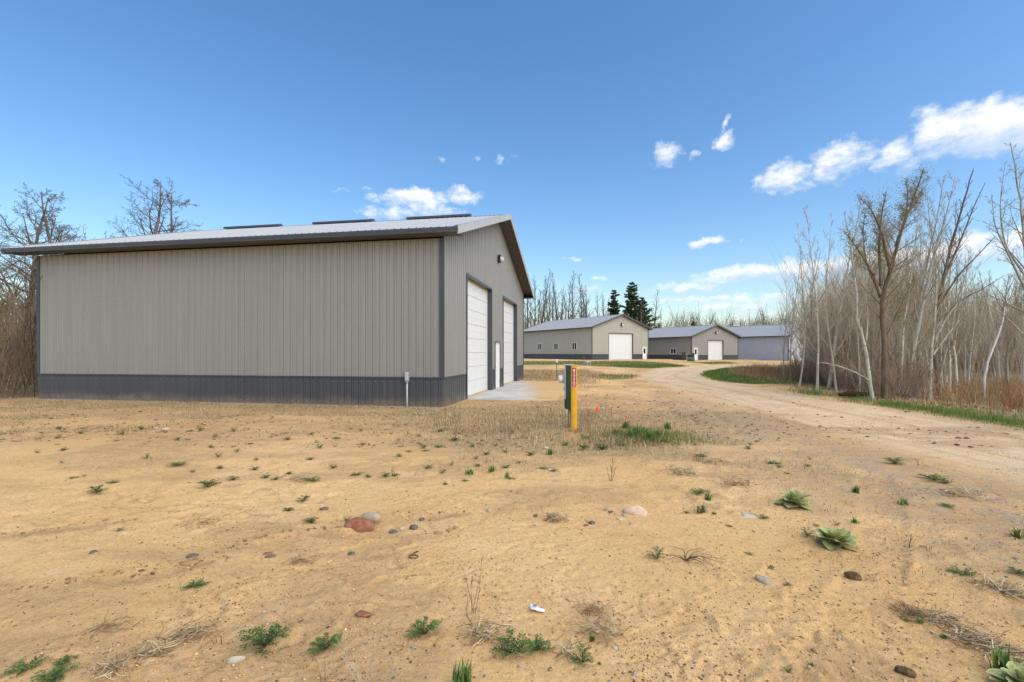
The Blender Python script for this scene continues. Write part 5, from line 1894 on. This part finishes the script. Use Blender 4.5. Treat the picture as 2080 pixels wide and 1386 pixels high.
VET = [vetch(500), vetch(501, 18, 8, 0.45), vetch(502, 12, 9, 0.22), vetch(503, 11, 8, 0.5)]
TGR = [tuple(v * 1.45 for v in c) for c in GRN]
TUF = [tuft(510, 60, 1.0, TGR), tuft(511, 45, 0.8, TGR, .7), tuft(512, 40, .9, [(0.14, 0.17, 0.06), (0.20, 0.21, 0.09), (0.10, 0.13, 0.045)], .6)]
rw = random.Random(21)
WEEDS = [  # px, py(centre), width px, variant, label
    (537, 1312, 92, 1, 'broadest leafy vetch weed, left of the fan of pale dead stalks'),
    (663, 1318, 68, 0, 'leafy vetch weed touching the left side of the pale dead stalks'),
    (863, 1288, 72, 0, 'round leafy vetch weed left of the crumpled paper scrap'),
    (1040, 1325, 78, 1, 'biggest dark leafy weed below the crumpled paper scrap'),
    (1090, 1322, 66, 0, 'leafy weed grown into the right side of the biggest dark weed'),
    (1183, 1345, 62, 3, 'bright green bushy weed under the heap of straw'),
    (55, 1358, 66, 2, 'flat leafy weed at the bottom left corner'), (130, 1346, 40, 2, 'small flat weed above the grey stick heap at bottom left'), (108, 1380, 80, 2, 'leafy weed cut by the bottom edge at left'),
    (395, 1192, 48, 2, 'flat weed alone on bare sand left of centre'),
    (197, 1001, 40, 0, 'dark green weed at the end of a thin sand ridge at left'), (422, 990, 46, 0, 'dark green weed in the middle of the left sand flat'),
    (362, 946, 38, 2, 'spreading dark green weed below the thin grass at left'), (633, 977, 38, 2, 'dark green weed beside a smear of dead grass'),
    (617, 1018, 30, 0, 'small weed, upper of three in a diagonal row'), (585, 1038, 24, 0, 'small weed, left one of three in a diagonal row'),
    (632, 1062, 30, 1, 'small round weed left of the red boulder'), (704, 1058, 22, 3, 'bright green seedling behind the left end of the red boulder'), (243, 1077, 20, 2, 'tiny flat weed alone on sand at left'),
    (1335, 1135, 46, 3, 'bright green weed at the root of the dark twiggy runners'), (1640, 1088, 32, 3, 'dark green weed touching the near mullein'),
    (1957, 1166, 50, 2, 'flat green weed on the gravel at right'), (2066, 1166, 36, 0, 'green weed cut by the right edge'),
    (1420, 1003, 42, 2, 'flat weed above a grass tuft near the middle right'), (1425, 927, 28, 2, 'small weed right of the dry clump'), (1817, 943, 36, 1, 'grey-green weed on the road shoulder'),
    (1895, 975, 54, 2, 'long flat weed patch on the road shoulder'), (1925, 1030, 32, 2, 'grey-green weed at right among gravel'), (1570, 943, 30, 2, 'flat yellow-green weed below the road'),
    (1520, 912, 18, 0, None), (1640, 948, 16, 0, None), (1583, 950, 14, 0, None), (1105, 955, 26, 2, None), (1125, 958, 18, 0, None), (1078, 925, 24, 0, None), (800, 1080, 12, 3, None),
    (1185, 912, 30, 0, None), (1222, 914, 34, 1, None), (1262, 905, 30, 2, None), (1190, 890, 26, 2, None), (1150, 905, 20, 0, None), (1345, 900, 26, 0, None),
    (1600, 1365, 22, 3, None), (870, 950, 24, 2, None), (900, 960, 18, 0, None), (725, 965, 26, 2, None), (560, 975, 20, 0, None), (130, 915, 16, 3, None), (75, 920, 14, 3, None),
]
rx_ = random.Random(33)
for _ in range(60):
    WEEDS.append((rx_.uniform(60, 1060), 868 + 120 * rx_.random() ** 1.3, rx_.uniform(12, 24), rx_.randrange(4), None))
for _ in range(14):
    WEEDS.append((rx_.uniform(1350, 2060), rx_.uniform(930, 1200), rx_.uniform(12, 22), rx_.randrange(4), None))
for px, py, w, v, lab in WEEDS:
    p = G(px, py)
    s = scale_at(p[1])
    o = thing('leafy_weed', lab or 'very small leafy green weed scattered on the bare sand', 'weed', (p[0], p[1], p[2] - 0.004), rw.uniform(0, 6.28), None if lab else 'tiny weeds on the sand')
    k = w * s * 1.05
    o.scale = (k, k, k * 0.78)
    add('stems', VET[v][0], o)
    add('leaves', VET[v][1], o)
TUFTS = [(1738, 1001, 22, 0, 'dark green grass tuft between the two mulleins and the tyre track'), (1735, 1062, 19, 1, 'small grass tuft above the near mullein'), (1836, 1024, 24, 1, 'grass tuft right of the tyre track'),
         (940, 1392, 62, 0, 'grass tuft cut by the bottom edge in the middle'), (2040, 1368, 70, 0, 'large dark green grass tuft at the bottom right corner'), (1203, 1302, 18, 0, 'small grass tuft growing through the straw heap'),
         (1030, 969, 15, 0, 'lone grass tuft below the straw left of the yellow post'), (1117, 924, 17, 0, 'grass tuft on the ledge left of the yellow post'), (955, 963, 24, 1, 'grass tuft left one of a pair below the corner'), (1000, 958, 22, 1, 'grass tuft right one of a pair below the corner'),
         (1425, 1042, 34, 2, 'grey-green dry grass tuft right of the pale slab'), (1438, 1016, 24, 0, 'round grass tuft under the flat weed near the middle right'), (2066, 1092, 32, 0, 'tall tuft at the right edge'),
         (1917, 1297, 18, 1, 'yellow-green tuft left of the stick pile at lower right'), (1870, 1265, 18, 1, 'small green tuft inside the dry mat at lower right'), (1840, 1262, 14, 1, None), (1650, 1352, 14, 1, None), (1218, 1350, 12, 1, None),
         (1270, 870, 22, 0, None), (1290, 892, 40, 0, 'green grass clump right of the folded flag'), (1320, 898, 34, 0, None), (1250, 882, 26, 1, None), (1305, 880, 30, 1, None), (1335, 888, 22, 0, None), (1355, 872, 22, 0, None),
         (1450, 1045, 12, 1, None), (960, 908, 14, 1, None), (905, 985, 13, 1, None)]
for px, py, w, v, lab in TUFTS:
    p = G(px, py)
    s = scale_at(p[1])
    k = w * s * 1.15
    o = add('grass_tuft', TUF[v], None, p, (0, 0, rw.uniform(0, 6.28)), (k, k, k * rw.uniform(.65, .85)))
    tag(o, lab or 'very small green grass tuft standing in the thin weeds', 'grass tuft', None if lab else 'tiny grass tufts')


def mullein_leaf(seed, L=1.0, W=0.42, cup=0.10, droop=0.25, dead=0.0):
    r = np.random.default_rng(seed)
    nu, nv = 9, 7
    V, cc = [], []
    for i in range(nu):
        u = i / (nu - 1)
        wd = W * 0.5 * (math.sin(math.pi * min(1, u * 0.97 + 0.03) ** 1.25) ** 0.75 if 0 < u < 1 else (0.12 if u == 0 else 0.02))
        for j in range(nv):
            v = (j / (nv - 1) - 0.5) * 2
            z = droop * (u - 1.15 * u * u) + cup * abs(v) ** 1.7 * math.sin(math.pi * u) + r.normal(0, .006)
            z += 0.02 * math.sin(u * 16) * abs(v)
            z -= 0.02 * (abs(v) < .05)
            V.append((u * L, v * wd * (1 + .05 * math.sin(u * 22)), z))
            g = np.array([0.35, 0.37, 0.135]) * (1 - .25 * (1 - u)) + np.array([0.15, .15, .10]) * (1 if abs(v) > .9 or u > .97 else (0.55 if abs(v) < .05 else 0))
            g = g * (1 - dead) + np.array([.30, .23, .11]) * dead
            cc.append(g * r.uniform(.92, 1.08))
    F = [(i * nv + j, (i + 1) * nv + j, (i + 1) * nv + j + 1, i * nv + j + 1) for i in range(nu - 1) for j in range(nv - 1)]
    me = mesh_np('leaf', np.array(V), np.array(F), M['mullein'], True, {'tint': np.array(cc)})
    return me


MLEAF = [mullein_leaf(600, 1, .60, .10, .2), mullein_leaf(601, 1, .62, .12, .12), mullein_leaf(602, 1, .56, .14, .05), mullein_leaf(603, 1, .58, .05, .15, .7)]
for px, py, w, lab in ((1615, 1026, 68, 'mullein rosette farther from the viewer, with pale woolly leaves'), (1697, 1106, 88, 'larger mullein rosette nearer the viewer, beside the tyre track'),
                       (2078, 1400, 95, 'mullein leaves cut by the bottom right corner')):
    p = G(px, py)
    s = scale_at(p[1])
    o = thing('mullein_plant', lab, 'plant', p, rw.uniform(0, 6.28))
    Rr = w * s * 0.56
    spec = [(5, 0.95, 2, 1, 3), (5, 1.0, 18, 0, 0), (4, 0.9, 40, 0, 1), (3, 0.75, 60, 1, 2), (2, 0.5, 76, 2, 2)]
    for n_, L, elev, vi, alt in spec:
        for i in range(n_):
            e = R(elev + rw.uniform(-8, 8))
            a = i * 6.283 / n_ + rw.uniform(-.25, .25) + elev
            k = Rr * L * rw.uniform(.82, 1.12)
            lf = add('leaf', MLEAF[alt if i % 3 == 0 else vi], o, (0, 0, 0.012 + 0.006 * (elev > 30)), (0, -e, a), (k, k * (1.15 if elev < 50 else .9), k))

# twiggy dead things
def stick_heap(seed, n, L, rad, wx, wy, hgt, curl=.35, cols=((0.36, 0.29, 0.20), (0.26, 0.20, 0.14), (0.45, 0.37, 0.26)), bias=None):
    r = np.random.default_rng(seed)
    s = Soup()
    for _ in range(n):
        u = r.normal(0, .42), r.normal(0, .42)
        p0 = np.array([u[0] * wx, u[1] * wy, abs(r.normal(0, hgt * .45)) + 0.004])
        a = r.uniform(0, 6.28) if bias is None else bias + r.normal(0, .6)
        d = np.array([math.cos(a), math.sin(a), r.normal(.05, .25)])
        pts = [p0]
        l = L * r.uniform(.4, 1.2)
        for k in range(4):
            d = d + r.normal(0, curl, 3) * [1, 1, .6] - UP * .08 * (pts[-1][2] > hgt * .6)
            d /= np.linalg.norm(d)
            q = pts[-1] + d * l / 4
            q[2] = max(q[2], 0.003)
            pts.append(q)
        rr = rad * r.uniform(.5, 1.3)
        V, F = tube_np(pts, [rr, rr, rr * .9, rr * .75, rr * .4], 3)
        s.add(V, F, None, np.array(cols[r.integers(0, len(cols))]) * r.uniform(.75, 1.25))
    return s.mesh('sticks', M['straw'], True)


HEAPS = [  # px, py, width px, height px, count, stick length px, thickness mm, seed, label, bias
    (372, 1298, 95, 30, 85, 48, 1.7, 1, 'heap of bleached tangled stems left of the broadest vetch weed', 0.6), (300, 1335, 70, 26, 55, 48, 1.7, 2, 'loose trail of bleached stems below the heap of tangled stems', 0.8),
    (232, 1362, 78, 24, 75, 44, 1.7, 3, 'bleached tangle of stems at the bottom left edge', None),
    (985, 1292, 66, 36, 120, 44, 1.5, 4, 'straw clump at the left side of the biggest dark weed', None), (1215, 1284, 95, 34, 120, 50, 1.3, 5, 'wide straw heap below the dark wispy tuft', None),
    (1205, 1243, 60, 24, 90, 36, 0.9, 6, 'dark wispy tuft of fine dead twigs above the straw heap', None),
    (1127, 1056, 38, 24, 120, 20, 2.0, 7, 'round ball of grey dry grass left of the gravel cluster', None),
    (1385, 962, 56, 20, 150, 22, 2.2, 8, 'pale dry clump on the gravel at middle right', None), (1150, 1330, 40, 14, 40, 30, 1.3, 9, 'dead leaves and straw between the two dark weeds', None),
    (1905, 1262, 80, 16, 110, 40, 1.6, 10, 'grey dead twig mat at the upper end of the stick trail, lower right', -.7), (1960, 1295, 90, 16, 140, 44, 1.8, 11, 'middle of the trail of dead sticks at lower right', -.7),
    (2030, 1325, 90, 18, 130, 46, 1.8, 12, 'lower end of the trail of dead sticks at the right edge', -.7), (1850, 1246, 70, 12, 160, 30, 0.9, 13, 'mat of fine grey dead grass at the head of the stick trail', None),
    (2050, 1205, 80, 16, 120, 40, 1.6, 14, 'dry stick heap at the right edge above the large grass tuft', -.3), (2010, 1190, 60, 10, 70, 36, 1.4, 15, 'thin scatter of dry sticks left of the stick heap at the right edge', None),
    (1950, 1005, 110, 10, 110, 32, 2.0, 16, 'dry weed mat on the road shoulder at right', None), (1490, 985, 60, 12, 80, 26, 1.4, 17, 'grey weed litter right of the pale dry clump', None), (1440, 940, 60, 10, 70, 26, 1.6, 18, 'brown weed litter above the pale dry clump', None),
    (405, 1062, 70, 8, 70, 40, 0.8, 19, 'smear of fine dark dead grass on the left sand flat', .5), (605, 1143, 44, 10, 60, 26, 0.9, 20, 'small fine dead tuft under the ledge left of centre', None), (200, 1285, 70, 8, 30, 50, 1.2, 21, 'thin line of dead roots at lower left', .4),
    (605, 975, 50, 8, 90, 26, 1.5, 22, 'smear of dead grass left of a dark green weed', .2)]
for px, py, w, h, n_, L, th, sd, lab, bias in HEAPS:
    p = G(px, py)
    s = scale_at(p[1])
    fs = 1.25 * w * s * p[1] / EYE * 0.35
    dk = sd in (6, 13, 19, 20, 18, 17, 21)
    cols = ((0.32, 0.22, 0.125), (0.24, 0.155, 0.09), (0.44, 0.32, 0.19)) if dk else ((0.66, 0.50, 0.29), (0.50, 0.36, 0.20), (0.80, 0.65, 0.42), (0.34, 0.23, 0.13))
    me = stick_heap(900 + sd, n_, L * s, th * 0.001 * 1.6, w * s * 0.62, w * s * 0.5 if bias is None else w * s * 0.32, h * s * 0.6, .4, cols, bias)
    o = add('dry_stem_heap', me, None, p)
    tag(o, lab, 'dry stems')


def stalk_weed(seed, stems, H, spread, r0, side=6, heads=True, matn='twig_dark', fork=True):
    r = np.random.default_rng(seed)
    s = MB()
    for k in range(stems):
        a = r.uniform(0, 6.28)
        d = np.array([math.cos(a) * spread * r.uniform(.2, 1), math.sin(a) * spread * r.uniform(.2, 1), 1])
        pts = [np.array([r.normal(0, .01), r.normal(0, .01), -0.03])]
        h = H * r.uniform(.55, 1.1)
        for i in range(5):
            d = d + r.normal(0, .10, 3)
            d /= np.linalg.norm(d)
            pts.append(pts[-1] + d * h / 5)
        s.tube(pts, np.linspace(r0, r0 * .35, 6), 4)
        for j in range(side):
            f = r.uniform(.35, 1.0) * 5
            i = min(int(f), 4)
            q = pts[i] * (1 - f + i) + pts[i + 1] * (f - i)
            e = d * .8 + r.normal(0, .45, 3)
            e /= np.linalg.norm(e)
            L = h * (r.uniform(.05, .10) if heads else r.uniform(.12, .32))
            s.tube([q, q + e * L * .5, q + (e + UP * .2) * L], [r0 * .4, (r0 * .9 if heads else r0 * .35), r0 * .2], 4)
    return s.mesh('stalks', M[matn])


for px, py, h, n_, sp, r0, sd, heads, mt_, lab in (
        (962, 1246, 128, 4, .16, .0016, 1, True, 'twig_dark', 'tall dark dead weed stalks with seed heads standing in the centre foreground'),
        (948, 1250, 80, 2, .25, .0011, 2, True, 'twig_dark', 'short dead stalk left of the tall dark dead weed'),
        (745, 1400, 130, 9, .75, .0017, 3, False, 'twig_grey', 'fan of pale branching dead stalks at the bottom edge'),
        (800, 1385, 90, 4, .7, .0012, 4, False, 'twig_grey', 'thin pale dead stalks right of the fan'), (655, 1392, 70, 3, .8, .0013, 5, False, 'twig_dark', 'thin dark dead stem left of the fan'),
        (1240, 978, 48, 5, .25, .003, 6, False, 'twig_dark', 'small upright dead weed in the middle distance'), (1847, 1113, 42, 1, .03, .0055, 7, False, 'twig_dark', 'single upright dead stub on the gravel right of the tyre track'),
        (1862, 945, 26, 2, .2, .004, 8, False, 'twig_dark', 'short dead stem on the road shoulder'), (2064, 1095, 34, 2, .2, .004, 9, False, 'twig_dark', 'dead stem in the tuft at the right edge'),
        (296, 965, 40, 3, .2, .004, 10, False, 'twig_grey', 'pale dead stalk standing on the left sand flat'), (800, 968, 30, 3, .5, .003, 11, False, 'twig_dark', 'bent dead weed below the straw in the middle'),
        (862, 1308 - 200, 0, 0, 0, 0, 0, False, 'twig_dark', None),
        (445, 1310, 30, 3, .8, .0025, 13, True, 'twig_dark', 'small dark dried plant beside the bleached heap'), (430, 1302, 26, 2, .8, .002, 14, True, 'twig_dark', 'dark dried sprout at the tip of the bleached heap')):
    if not lab:
        continue
    p = G(px, py)
    s = scale_at(p[1])
    o = add('dead_stalk_weed', stalk_weed(700 + sd, n_, h * s, sp, r0, 8 if heads else 5, heads, mt_), None, p)
    tag(o, lab, 'dead weed')
# the dark runners spreading from the bright green weed, right of centre
p = G(1392, 1142)
o = thing('twiggy_runners', 'dark twiggy runners spreading flat over sand from the bright green weed', 'dead weed', p)
r_ = np.random.default_rng(77)
for k in range(13):
    a = [0.2, -0.3, 2.9, 0.9, -0.6, 0.5, 0.05, -0.9, 3.3, 0.35, -0.15, -0.45, 1.4][k]
    pts = [np.array([0, 0, 0.012])]
    L = r_.uniform(.12, .34)
    for i in range(6):
        a += r_.normal(0, .25)
        pts.append(pts[-1] + np.array([math.cos(a) * L / 6, math.sin(a) * L / 6, (0.016 if i < 2 else -0.007) + r_.normal(0, .003)]))
    for q in pts:
        q[2] = max(q[2], .005)
    MB().tube(pts, np.linspace(.0032, .001, 7), 4).build('runner', M['twig_dark'], o)

# ------------------------------------------------------------------ ground litter: pebbles, clods, straw, grass
def near_pts(n, seed, rmin, rmax, ang=52, power=1.0):
    r = np.random.default_rng(seed)
    d = rmin * (rmax / rmin) ** (r.random(n) ** power)
    a = np.radians(r.uniform(-ang, ang, n))
    d = d / np.cos(a)
    return d * np.sin(a), d * np.cos(a), r


def outside(x, y, pad=0.02):
    lx, ly = to_local(x, y)
    slab = (lx > -0.1) & (lx < 3.15) & (ly > 2.3) & (ly < 13.4)
    return ~((lx < pad) & (lx > -BL - pad) & (ly > -pad) & (ly < BW + pad)) & ~slab


def ico(sub=1, seed=0, rough=.25):
    if sub == 0:
        r = np.random.default_rng(seed)
        V = np.array([(1, 0, 0), (0, 1, 0), (-1, 0, 0), (0, -1, 0), (0, 0, 1), (0, 0, -1)]) * .55 * r.uniform(.8, 1.2, (6, 1))
        return V, np.array([(0, 1, 4), (1, 2, 4), (2, 3, 4), (3, 0, 4), (1, 0, 5), (2, 1, 5), (3, 2, 5), (0, 3, 5)])
    bm = bmesh.new()
    bmesh.ops.create_icosphere(bm, subdivisions=sub, radius=0.5)
    r = np.random.default_rng(seed)
    V = np.array([v.co[:] for v in bm.verts]) * r.uniform(1 - rough, 1 + rough, (len(bm.verts), 1))
    F = np.array([[v.index for v in f.verts] for f in bm.faces])
    bm.free()
    return V, F


def pebbles(name, label, n, seed, rmin, rmax, smin, smax, cols, accept, flat=.6, sub=1):
    x, y, r = near_pts(n, seed, rmin, rmax)
    ok = outside(x, y) & accept(x, y, r.random(n))
    x, y = x[ok], y[ok]
    N = len(x)
    s = smin * (smax / smin) ** (r.random(N) ** 2.2)
    z = height(x, y)
    sc = np.stack([s * r.uniform(.8, 1.5, N), s * r.uniform(.7, 1.1, N), s * flat * r.uniform(.6, 1.2, N)], 1)
    col = np.array(cols)[r.integers(0, len(cols), N)] * r.uniform(.75, 1.25, (N, 1))
    V, F = ico(sub, seed)
    me = scatter(V, F, np.stack([x, y, z + sc[:, 2] * .2], 1), r.uniform(0, 6.28, N), sc, col, name, M['pebble'])
    return tag(add(name, me), label, 'stones', None, 'stuff')


STONEC = [(0.22, 0.20, 0.18), (0.15, 0.15, 0.15), (0.32, 0.27, 0.21), (0.40, 0.32, 0.23), (0.26, 0.15, 0.095), (0.45, 0.40, 0.33), (0.12, 0.10, 0.085)]
pebbles('pebbles', 'small mixed pebbles strewn over the sand', 3600, 801, 1.7, 16, .005, .026, STONEC, lambda x, y, u: u < .25 + .75 * (fbm(x * .9, y * 1.3, 3, 131) > .54))
pebbles('gravel', 'fine grey gravel along the shoulder of the dirt road', 30000, 802, 2.2, 18, .006, .02, STONEC, lambda x, y, u: u < zones(x, y)[5] * (fbm(x * 1.1, y * 1.1, 3, 135) > .46) * 1.0, .6, 0)
pebbles('soil_crumbs', 'dark brown crumbs of soil scattered over the sand', 28000, 803, 1.7, 13, .003, .014, [(0.16, 0.095, 0.05), (0.12, 0.075, 0.04), (0.22, 0.135, 0.07), (0.09, 0.065, 0.045)],
        lambda x, y, u: u < .10 + .9 * sstep(.46, .62, fbm(x * 1.4, y * 1.8, 3, 141)), .7, 0)
pebbles('sand_crumbs', 'small crumbs of caked sand over the whole foreground', 30000, 806, 1.7, 15, .005, .024, [(0.60, 0.375, 0.155), (0.50, 0.295, 0.115), (0.68, 0.45, 0.21), (0.40, 0.225, 0.09)],
        lambda x, y, u: u < .15 + .85 * sstep(.44, .6, fbm(x * 1.0, y * 1.4, 3, 145)), .6, 0)
led = [L for L in LEDGES]
pebbles('ledge_clods', 'crumbled sand clods along the small erosion ledges', 40000, 804, 3.0, 12, .008, .034, [(0.36, 0.20, 0.085), (0.30, 0.165, 0.07), (0.42, 0.26, 0.12), (0.24, 0.135, 0.06)],
        lambda x, y, u: np.min([np.abs(dist_poly(x, y, L)[2] - .06 + 0.16 * (fbm(x * 2.2, y * 2.2, 3, 61) - 0.5)) + 9 * (dist_poly(x, y, L)[0] > .4) for L in led], 0) < .10 * u, .75)
pebbles('churned_clods', 'loose dark clods in the churned soil between apron and road', 12000, 805, 8, 26, .02, .09, [(0.30, 0.18, 0.09), (0.38, 0.24, 0.12), (0.24, 0.14, 0.07)],
        lambda x, y, u: u < zones(x, y)[4] * .6, .5)


def blades(name, label, cat, x, y, seed, h, w, cols, matn, lean=.5, hv=(.4, 1.1)):
    r = np.random.default_rng(seed)
    N = len(x)
    z = height(x, y)
    a = r.uniform(0, 6.28, N)
    out = np.stack([np.cos(a), np.sin(a), np.zeros(N)], 1)
    sd = np.stack([-np.sin(a), np.cos(a), np.zeros(N)], 1)
    hh = (h * r.uniform(*hv, N))[:, None]
    k = (np.abs(r.normal(0, lean, N)))[:, None]
    b0_ = np.stack([x, y, z - .01], 1)
    d1 = UP + out * k * .5
    d1 /= np.linalg.norm(d1, axis=1)[:, None]
    d2 = UP * np.maximum(.05, 1 - k * .8) + out * k * 1.2
    d2 /= np.linalg.norm(d2, axis=1)[:, None]
    p1 = b0_ + d1 * hh * .5
    p2 = p1 + d2 * hh * .5
    # blades widen a little with distance class so that they stay strands, not dust
    ww = (w * r.uniform(.6, 1.4, N))[:, None]
    V = np.stack([b0_ - sd * ww, b0_ + sd * ww, p1 + sd * ww * .8, p1 - sd * ww * .8, p2], 1).reshape(-1, 3)
    i = np.arange(N)[:, None] * 5
    Q = i + np.array([[0, 1, 2, 3]])
    T = i + np.array([[3, 2, 4]])
    col = np.array(cols)[r.integers(0, len(cols), N)] * r.uniform(.7, 1.25, (N, 1))
    me = mesh_np(name, V, [Q, T], M[matn], False, {'tint': np.repeat(col, 5, 0)})
    return tag(add(name, me), label, cat, None, 'stuff')


STRAW = [(0.60, 0.44, 0.23), (0.50, 0.35, 0.17), (0.70, 0.55, 0.33), (0.36, 0.245, 0.125), (0.30, 0.195, 0.105)]
OLIVE = [(0.23, 0.22, 0.075), (0.17, 0.185, 0.055), (0.30, 0.27, 0.10)]
LAWN = [(0.13, 0.23, 0.035), (0.17, 0.28, 0.05), (0.10, 0.175, 0.03), (0.24, 0.28, 0.075)]


def sample(n, seed, xr, yr, dens):
    r = np.random.default_rng(seed)
    x, y = r.uniform(*xr, n), r.uniform(*yr, n)
    ok = outside(x, y) & (r.random(n) < dens(x, y))
    return x[ok], y[ok]


x, y = sample(130000, 901, (-18, 4.6), (5.6, 18), lambda x, y: zones(x, y)[2] * (.25 + .75 * sstep(.35, .6, fbm(x * 2.5, y * 2.5, 3, 151))))
blades('dry_grass', 'thin straw-coloured grass in front of the near building', 'dry grass', x, y, 902, .11, .0032, STRAW + STRAW[:3] + OLIVE[:1], 'straw', 1.1)
x, y = sample(26000, 903, (-3, 4.4), (7.4, 12.5), lambda x, y: sstep(-.3, .5, in_poly(x, y, P_DRYBOX)) * (.2 + .8 * sstep(.4, .6, fbm(x * 1.7, y * 1.7, 3, 153))))
blades('dry_grass', 'tangled dry grass round the yellow post', 'dry grass', x, y, 904, .15, .0036, STRAW, 'straw', .8)
x, y = sample(26000, 905, (0.4, 4.2), (7.9, 10.6), lambda x, y: np.exp(-(((x - 2.5) / .75) ** 2 + ((y - 8.75) / .7) ** 2)) * .8)
blades('green_grass', 'green grass growing right of the yellow post', 'grass', x, y, 906, .15, .0034, LAWN + OLIVE, 'grass', .7)
x, y = sample(45000, 907, (-2, 10), (19, 40), lambda x, y: sstep(-1, 1.5, in_poly(x, y, P_FIELD)) * .8)
blades('dry_grass', 'straw field behind the concrete apron', 'dry grass', x, y, 908, .22, .008, STRAW, 'straw', .8)
x, y = sample(90000, 909, (-6, 32), (29, 76), lambda x, y: np.clip(np.maximum.reduce([sstep(-.4, .6, in_poly(x, y, q)) for q in (P_STRIP, P_PATCH, P_LAWN3)]), 0, 1))
blades('green_grass', 'green grass strip in front of the beige shed', 'grass', x, y, 910, .16, .016, LAWN + OLIVE + STRAW[:1], 'grass', .6)
x, y = sample(85000, 911, (10, 26), (22, 48), lambda x, y: zones(x, y)[1] * .9)
blades('green_grass', 'bright grass on the rounded island in the road bend', 'grass', x, y, 912, .20, .010, LAWN, 'grass', .6)
x, y = sample(60000, 913, (9.5, 15), (4, 21), lambda x, y: zones(x, y)[1] * .95)
blades('green_grass', 'bright green grass verge along the right side of the road', 'grass', x, y, 914, .18, .0050, LAWN, 'grass', .6)
x, y = sample(60000, 915, (10.5, 22), (6, 26), lambda x, y: sstep(3.0, 3.5, np.where(dist_poly(x, y, ROAD)[2] < 0, dist_poly(x, y, ROAD)[0], 0)) * .55)
blades('dry_grass', 'pale dead grass and litter on the bank below the grove', 'dry grass', x, y, 916, .20, .0055, STRAW + [(0.30, 0.18, 0.08)], 'straw', 1.2)
x, y = sample(26000, 917, (14, 30), (24, 44), lambda x, y: sstep(1.6, 2.8, in_poly(x, y, P_ISLE)) * .8)
blades('dry_grass', 'rusty dead grass in the middle of the island', 'dry grass', x, y, 918, .42, .009, STRAW[:3] + [(0.34, 0.16, 0.06), (0.26, 0.12, 0.05)], 'straw', .7)
x, y = sample(34000, 919, (-20, 9), (4, 17), lambda x, y: sstep(.52, .66, fbm(x * 1.1, y * 1.6, 4, 155)) * (.10 + .9 * sstep(7, 12, y)))
blades('sparse_weeds', 'sparse small dead weeds between building and foreground', 'dry grass', x, y, 920, .08, .0034, STRAW[1:2] + STRAW[3:] + [(0.20, 0.135, 0.08), (0.26, 0.175, 0.10)], 'straw', 1.1)
x, y = sample(14000, 921, (-18, 2), (9, 14), lambda x, y: sstep(.55, .66, fbm(x * 1.3, y * 2.0, 3, 157)) * .8)
blades('sparse_weeds', 'sparse yellow-green seedlings below the long wall', 'grass', x, y, 922, .075, .006, LAWN + OLIVE, 'grass', 1.0)
x, y = sample(5000, 923, (-18.5, -1.6), (12.6, 17), lambda x, y: (lambda lx, ly: ((ly < -.03) & (ly > -.4)) * 1.0)(*to_local(x, y)))
blades('dry_grass', 'straw fringe along the foot of the long wall', 'dry grass', x, y, 924, .14, .003, STRAW + OLIVE, 'straw', .6)
x, y = sample(16000, 927, (2.4, 8), (2.4, 8.2), lambda x, y: sstep(.50, .62, fbm(x * 1.1, y * 1.3, 4, 219 - 60)) * (x < 1.15 * y) * .9)
blades('dry_litter', 'flattened dry weed litter on the gravelly ground at lower right', 'dry grass', x, y, 928, .055, .0022, STRAW[1:] + [(0.30, 0.22, 0.14)], 'straw', 1.8)
# upright dead stems in the straw round the pedestal
P = pts_where(70, (-4, 4.5), (8.0, 13), lambda x, y, u: (in_poly(x, y, P_DRYBOX) > -.2) & (fbm(x * 1.2, y * 1.2, 2, 159) > .45) & outside(x, y, .1), 23, True)
mass('dead_stems', 'upright thin brown dead stems round the pedestal and yellow post', 'dead weed', P, .42, [(0.22, 0.14, 0.09), (0.28, 0.19, 0.12), (0.16, 0.10, 0.065)], 24, 4, .0022, 4, .14)
P = pts_where(34, (-16, -1), (9.5, 14), lambda x, y, u: (fbm(x * .8, y * 1.2, 2, 161) > .5) & outside(x, y, .1), 25, True)
mass('dead_stems', 'scattered thin dead stems below the long wall', 'dead weed', P, .28, [(0.22, 0.14, 0.09), (0.28, 0.19, 0.12)], 26, 3, .002, 3, .12)
# fallen leaves on the grove floor
x, y = sample(9000, 925, (10.5, 30), (9, 34), lambda x, y: zones(x, y)[3] * .9)
r_ = np.random.default_rng(926)
V, F, c_ = leaf_cards(np.stack([x, y, height(x, y) + .02], 1), .05, [(0.26, 0.17, 0.09), (0.36, 0.26, 0.15), (0.18, 0.11, 0.06)], r_)
tag(add('leaf_litter', mesh_np('leaf_litter', V, F, M['straw'], False, {'tint': c_})), 'fallen brown leaves on the floor of the grove', 'leaf litter', None, 'stuff')
# dark fallen logs at the foot of the aspens
for px, py, L, lab in ((1745, 806, 1.3, 'dark rotten log lying at the foot of the leaning aspen'), (1838, 811, 1.1, 'dark fallen branch right of the tall brown tree')):
    p = G(px, py)
    o = thing('fallen_log', lab, 'log', p, R(-8))
    MB().tube([(-L / 2, 0, .06), (-L / 5, .05, .10), (L / 5, -.03, .07), (L / 2, .02, .04)], [.06, .10, .09, .04], 8).build('stem', M['rust'], o, True)
    for k in range(5):
        MB().tube([(-L / 3 + k * L / 7, 0, .1), (-L / 3 + k * L / 7 + .1, -.06 + .03 * k, .28 + .05 * (k % 3))], [.018, .006], 5).build('branch_stub', M['rust'], o)
